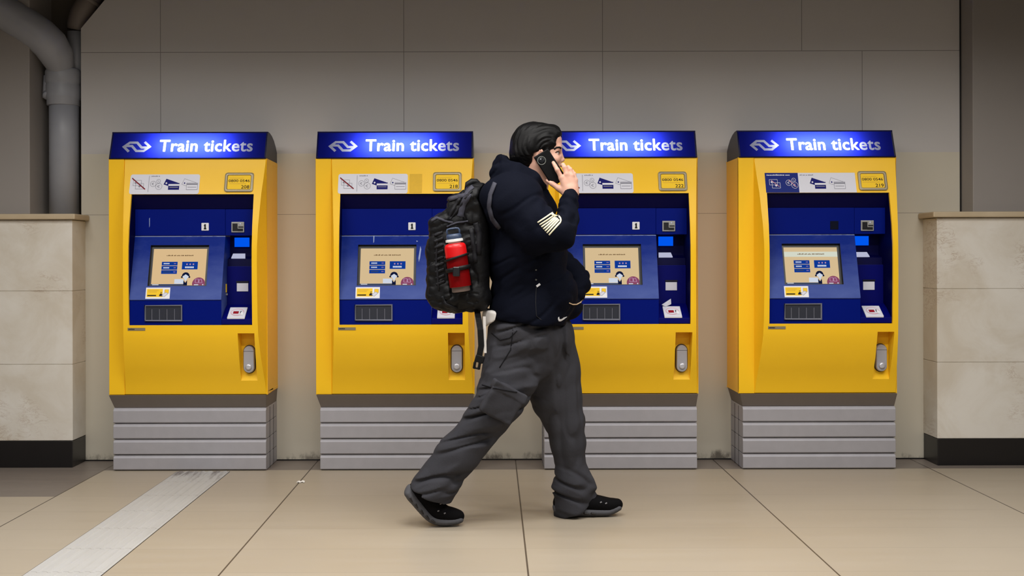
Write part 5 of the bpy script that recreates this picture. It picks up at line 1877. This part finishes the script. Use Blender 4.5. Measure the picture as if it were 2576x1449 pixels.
# ------------------------------------------------------------------ backpack
BO = Q(1155, 785, 0.0)
def build_pack():
    s = SDF()
    s.box(Q(1176, 630, 0), (0.098, 0.155, 0.262), 0.055, 0.0)
    s.box(Q(1126, 655, 0), (0.082, 0.140, 0.222), 0.055, 0.02)
    s.box(Q(1108, 690, 0), (0.060, 0.120, 0.130), 0.045, 0.015)
    s.rc(Q(1196, 500, -0.09), Q(1196, 500, 0.09), 0.066, 0.066, 0.04)
    s.rc(Q(1214, 478, -0.08), Q(1214, 478, 0.08), 0.030, 0.030, 0.03)
    s.rc(Q(1150, 748, -0.10), Q(1150, 748, 0.10), 0.062, 0.062, 0.03)
    s.rc(Q(1200, 750, -0.10), Q(1200, 750, 0.10), 0.058, 0.058, 0.03)
    s.plane(Q(1088, 545), (-0.70, 0, 0.71), 0.04)
    s.keep_off(jacket_field, 0.004).keep_off(shirt_field, 0.004)
    # side pocket hollow where the bottle stands
    def disp(P):
        D_ = np.stack([P[:, 0] + 0.5 * P[:, 2], P[:, 1], P[:, 2] - 0.5 * P[:, 0]], 1)
        w = ridged(P, (10, 8, 9), 0.016) + crease(D_ + 2.2, (14, 14, 26), 0.008) + crease(P + 6.1, (30, 20, 30), 0.004)
        return np.where(P[:, 0] > Q(1205, 600)[0], 0.25 * w, w)
    s.disp = disp
    return s
pk_me = build_pack().mesh('backpack', 0.005, [M['bag_cloth']], BO, 1)
pack = pobj('backpack', pk_me); pack.location = BO
tag(pack, 'stuffed black backpack with many straps worn on the back of the walking person', 'backpack')
pb = bvh_of(pk_me, BO)
b = MB()
grip = [Q(1174, 478, -0.02), Q(1177, 463, -0.02), Q(1188, 457.5, -0.01), Q(1198, 458, -0.01), Q(1204, 463, -0.01), Q(1205, 474, -0.01)]
b.tube(grip, [0.010, 0.013, 0.016, 0.016, 0.013, 0.010], 12)
pobj('grab_handle', rel(b, BO).mesh('grab_handle', [M['bag_cloth']], True), pack)
b = MB()
surface_sheet(b, [jb], path_grid([(1247, 462), (1236, 490), (1233, 520), (1240, 548), (1258, 572)], 9, 4), 0.008, sink=-0.003)
o = pobj('shoulder_strap', rel(b, BO).mesh('shoulder_strap', [M['bag_mesh']], True), pack); o['label'] = 'grey edged shoulder strap'
for pts, w, m_ in (
    ([(1180, 487), (1165, 515), (1158, 545)], 15, 'bag_mesh'),
    ([(1158, 498), (1138, 530), (1128, 552)], 6, 'bag_strap'),
    ([(1190, 470), (1166, 492), (1130, 502)], 9, 'bag_mesh'),
    ([(1188, 480), (1170, 500), (1142, 540), (1132, 552)], 4, 'bag_strap'),
    ([(1112, 512), (1106, 540), (1108, 575)], 5, 'bag_strap'),
    ([(1186, 575), (1192, 620), (1196, 660)], 11, 'bag_strap'),
    ([(1086, 556), (1100, 548), (1122, 556), (1140, 560)], 5, 'bag_mesh'),
    ([(1124, 570), (1150, 560), (1178, 556)], 4, 'bag_mesh'),
    ([(1096, 528), (1116, 516), (1142, 512)], 4, 'bag_strap'),
    ([(1196, 560), (1206, 590), (1204, 640)], 13, 'bag_strap'),
    ([(1100, 600), (1098, 660), (1104, 730)], 4, 'bag_strap'),
    ([(1112, 745), (1122, 765), (1150, 776)], 6, 'bag_strap'),
):
    b = MB()
    surface_sheet(b, [pb], path_grid(pts, w, 4), 0.0045)
    if b.f:
        pobj('compression_strap', rel(b, BO).mesh('compression_strap', [M[m_]], True), pack)
for k in range(9):
    y = 592 + k * 15.5
    b = MB()
    surface_sheet(b, [pb], path_grid([(1092 + 0.6 * k, y), (1102 + 0.6 * k, y - 4), (1114 + 0.6 * k, y - 9)], 6.5, 3), 0.004)
    if b.f:
        pobj('webbing_loop', rel(b, BO).mesh('webbing_loop', [M['bag_strap']], True), pack)

# ------------------------------------------------------------------ bottle in the side pocket
bt, bb = Q(1144.5, 616, -0.218), Q(1160, 733, -0.212)
axb = (bt - bb) / np.linalg.norm(bt - bb)
Lb = float(np.linalg.norm(bt - bb))
bottle = empty('water_bottle', bb, 'red water bottle with dark loop cap in the side pocket of the backpack', 'bottle')
b = MB(); r = 0.0465
b.lathe([(r, 0.022), (r, Lb - 0.012), (r * 0.97, Lb - 0.004), (r * 0.86, Lb + 0.004), (0.030, Lb + 0.008)], (0, 0, 0), axb, 40)
pobj('bottle_body', b.mesh('bottle_body', [M['bottle_red']], True), bottle).modifiers.new('edges', 'EDGE_SPLIT').split_angle = math.radians(40)
b = MB(); b.lathe([(r * 0.80, 0.0), (r * 0.84, 0.003), (r * 0.84, 0.020), (r, 0.0221)], (0, 0, 0), axb, 40)
pobj('bottle_base', b.mesh('bottle_base', [M['bottle_base']], True), bottle).modifiers.new('edges', 'EDGE_SPLIT').split_angle = math.radians(40)
b = MB(); b.lathe([(0.027, Lb + 0.004), (0.027, Lb + 0.014), (0.0375, Lb + 0.0145), (0.0375, Lb + 0.024), (0.030, Lb + 0.026)], (0, 0, 0), axb, 36)
pobj('bottle_neck', b.mesh('bottle_neck', [M['bottle_white']], True), bottle).modifiers.new('edges', 'EDGE_SPLIT').split_angle = math.radians(40)
b = MB(); b.lathe([(0.031, Lb + 0.024), (0.033, Lb + 0.028), (0.033, Lb + 0.040), (0.029, Lb + 0.046), (0.02, Lb + 0.048)], (0, 0, 0), axb, 32)
cap_ = pobj('bottle_cap', b.mesh('bottle_cap', [M['bottle_cap']], True), bottle)
b = MB()
xb = np.array([axb[2], 0, -axb[0]])
pts = [(-0.0255, 0.040), (-0.0270, 0.060), (-0.0235, 0.0685), (-0.012, 0.0705), (0.012, 0.0705), (0.0235, 0.0685), (0.0270, 0.060), (0.0255, 0.040)]
b.tube([xb * a + axb * (Lb + c) for a, c in pts], 0.0042, 12)
pobj('cap_loop', b.mesh('cap_loop', [M['bottle_cap']], True), cap_)
# pocket of open net round the lower part, and the two straps across the bottle: parts of the backpack
def wrap(t0, t1, rr, a0, a1, n=16, tilt=0.0):
    yb = np.array([0, -1.0, 0]); G = []
    for t_ in (t0, t1):
        G.append([bb + axb * t_ + (xb * math.cos(math.radians(a)) + yb * math.sin(math.radians(a))) * rr + axb * tilt * math.cos(math.radians(a)) for a in np.linspace(a0, a1, n)])
    return G
def band(name, t0, t1, rr, a0, a1, m_, tilt=0.0, th=0.003):
    b = MB()
    A, B_ = wrap(t0, t1, rr, a0, a1, 20, tilt)
    C_, D_ = wrap(t0, t1, rr - th, a0, a1, 20, tilt)
    for k in range(19):
        b.poly([A[k], A[k + 1], B_[k + 1], B_[k]]); b.poly([C_[k], D_[k], D_[k + 1], C_[k + 1]])
        b.poly([A[k], C_[k], C_[k + 1], A[k + 1]]); b.poly([B_[k], B_[k + 1], D_[k + 1], D_[k]])
    o = pobj(name, rel(b, BO).mesh(name, [M[m_]], True), pack)
    return o
o = band('bottle_pocket', -0.004, 0.150, r + 0.005, -35, 215, 'pocket_net', th=0.002); o['label'] = 'see-through net pocket'
band('bottle_strap', 0.141, 0.151, r + 0.008, -40, 220, 'bag_cloth', 0.010)
band('bottle_strap', 0.089, 0.107, r + 0.008, -40, 220, 'bag_cloth', 0.004)
b = MB(); c = bb + axb * 0.088 + np.array([-0.006, -r - 0.012, 0])
b.box(c[0] - 0.016, c[0] + 0.014, c[1] - 0.003, c[1] + 0.004, c[2] - 0.022, c[2] + 0.018)
pobj('strap_buckle', rel(b, BO).mesh('strap_buckle', [M['black_plastic']]), pack, ).modifiers.new('bevel', 'BEVEL').width = 0.004
# hip belt end hanging behind the trousers, with its buckle
b = MB()
pts = [Q(1199, 776, -0.10), Q(1203, 800, -0.155), Q(1208, 830, -0.165), Q(1210, 870, -0.165), Q(1204, 902, -0.165)]
for k in range(len(pts) - 1):
    p, q = pts[k], pts[k + 1]
    w = 0.013
    b.prism([p + [-w, 0, 0], p + [w, 0, 0], p + [w, 0.003, 0], p + [-w, 0.003, 0]], [q + [-w, 0, 0], q + [w, 0, 0], q + [w, 0.003, 0], q + [-w, 0.003, 0]])
pobj('hip_strap', rel(b, BO).mesh('hip_strap', [M['bag_cloth']]), pack)
s = SDF()
s.box(Q(1206, 903, -0.166), (0.020, 0.006, 0.016), 0.004, 0.0, frame((0.3, 0, 0.95), (1, 0, 0)))
s.rc(Q(1194, 912, -0.166), Q(1192, 924, -0.166), 0.006, 0.006, 0.004)
s.rc(Q(1206, 915, -0.166), Q(1204, 926, -0.166), 0.006, 0.006, 0.004)
s.rc(Q(1191, 925, -0.166), Q(1205, 928, -0.166), 0.004, 0.004, 0.003)
pobj('hip_buckle', s.mesh('hip_buckle', 0.0022, [M['bag_cloth']], BO), pack)
b = MB()
p, q = Q(1218, 796, -0.158), Q(1220, 888, -0.162)
b.prism([p + [-0.006, 0, 0], p + [0.006, 0, 0], p + [0.006, 0.003, 0], p + [-0.006, 0.003, 0]], [q + [-0.006, 0, 0], q + [0.006, 0, 0], q + [0.006, 0.003, 0], q + [-0.006, 0.003, 0]])
pobj('white_tape', rel(b, BO).mesh('white_tape', [M['shirt_cloth']]), pack)
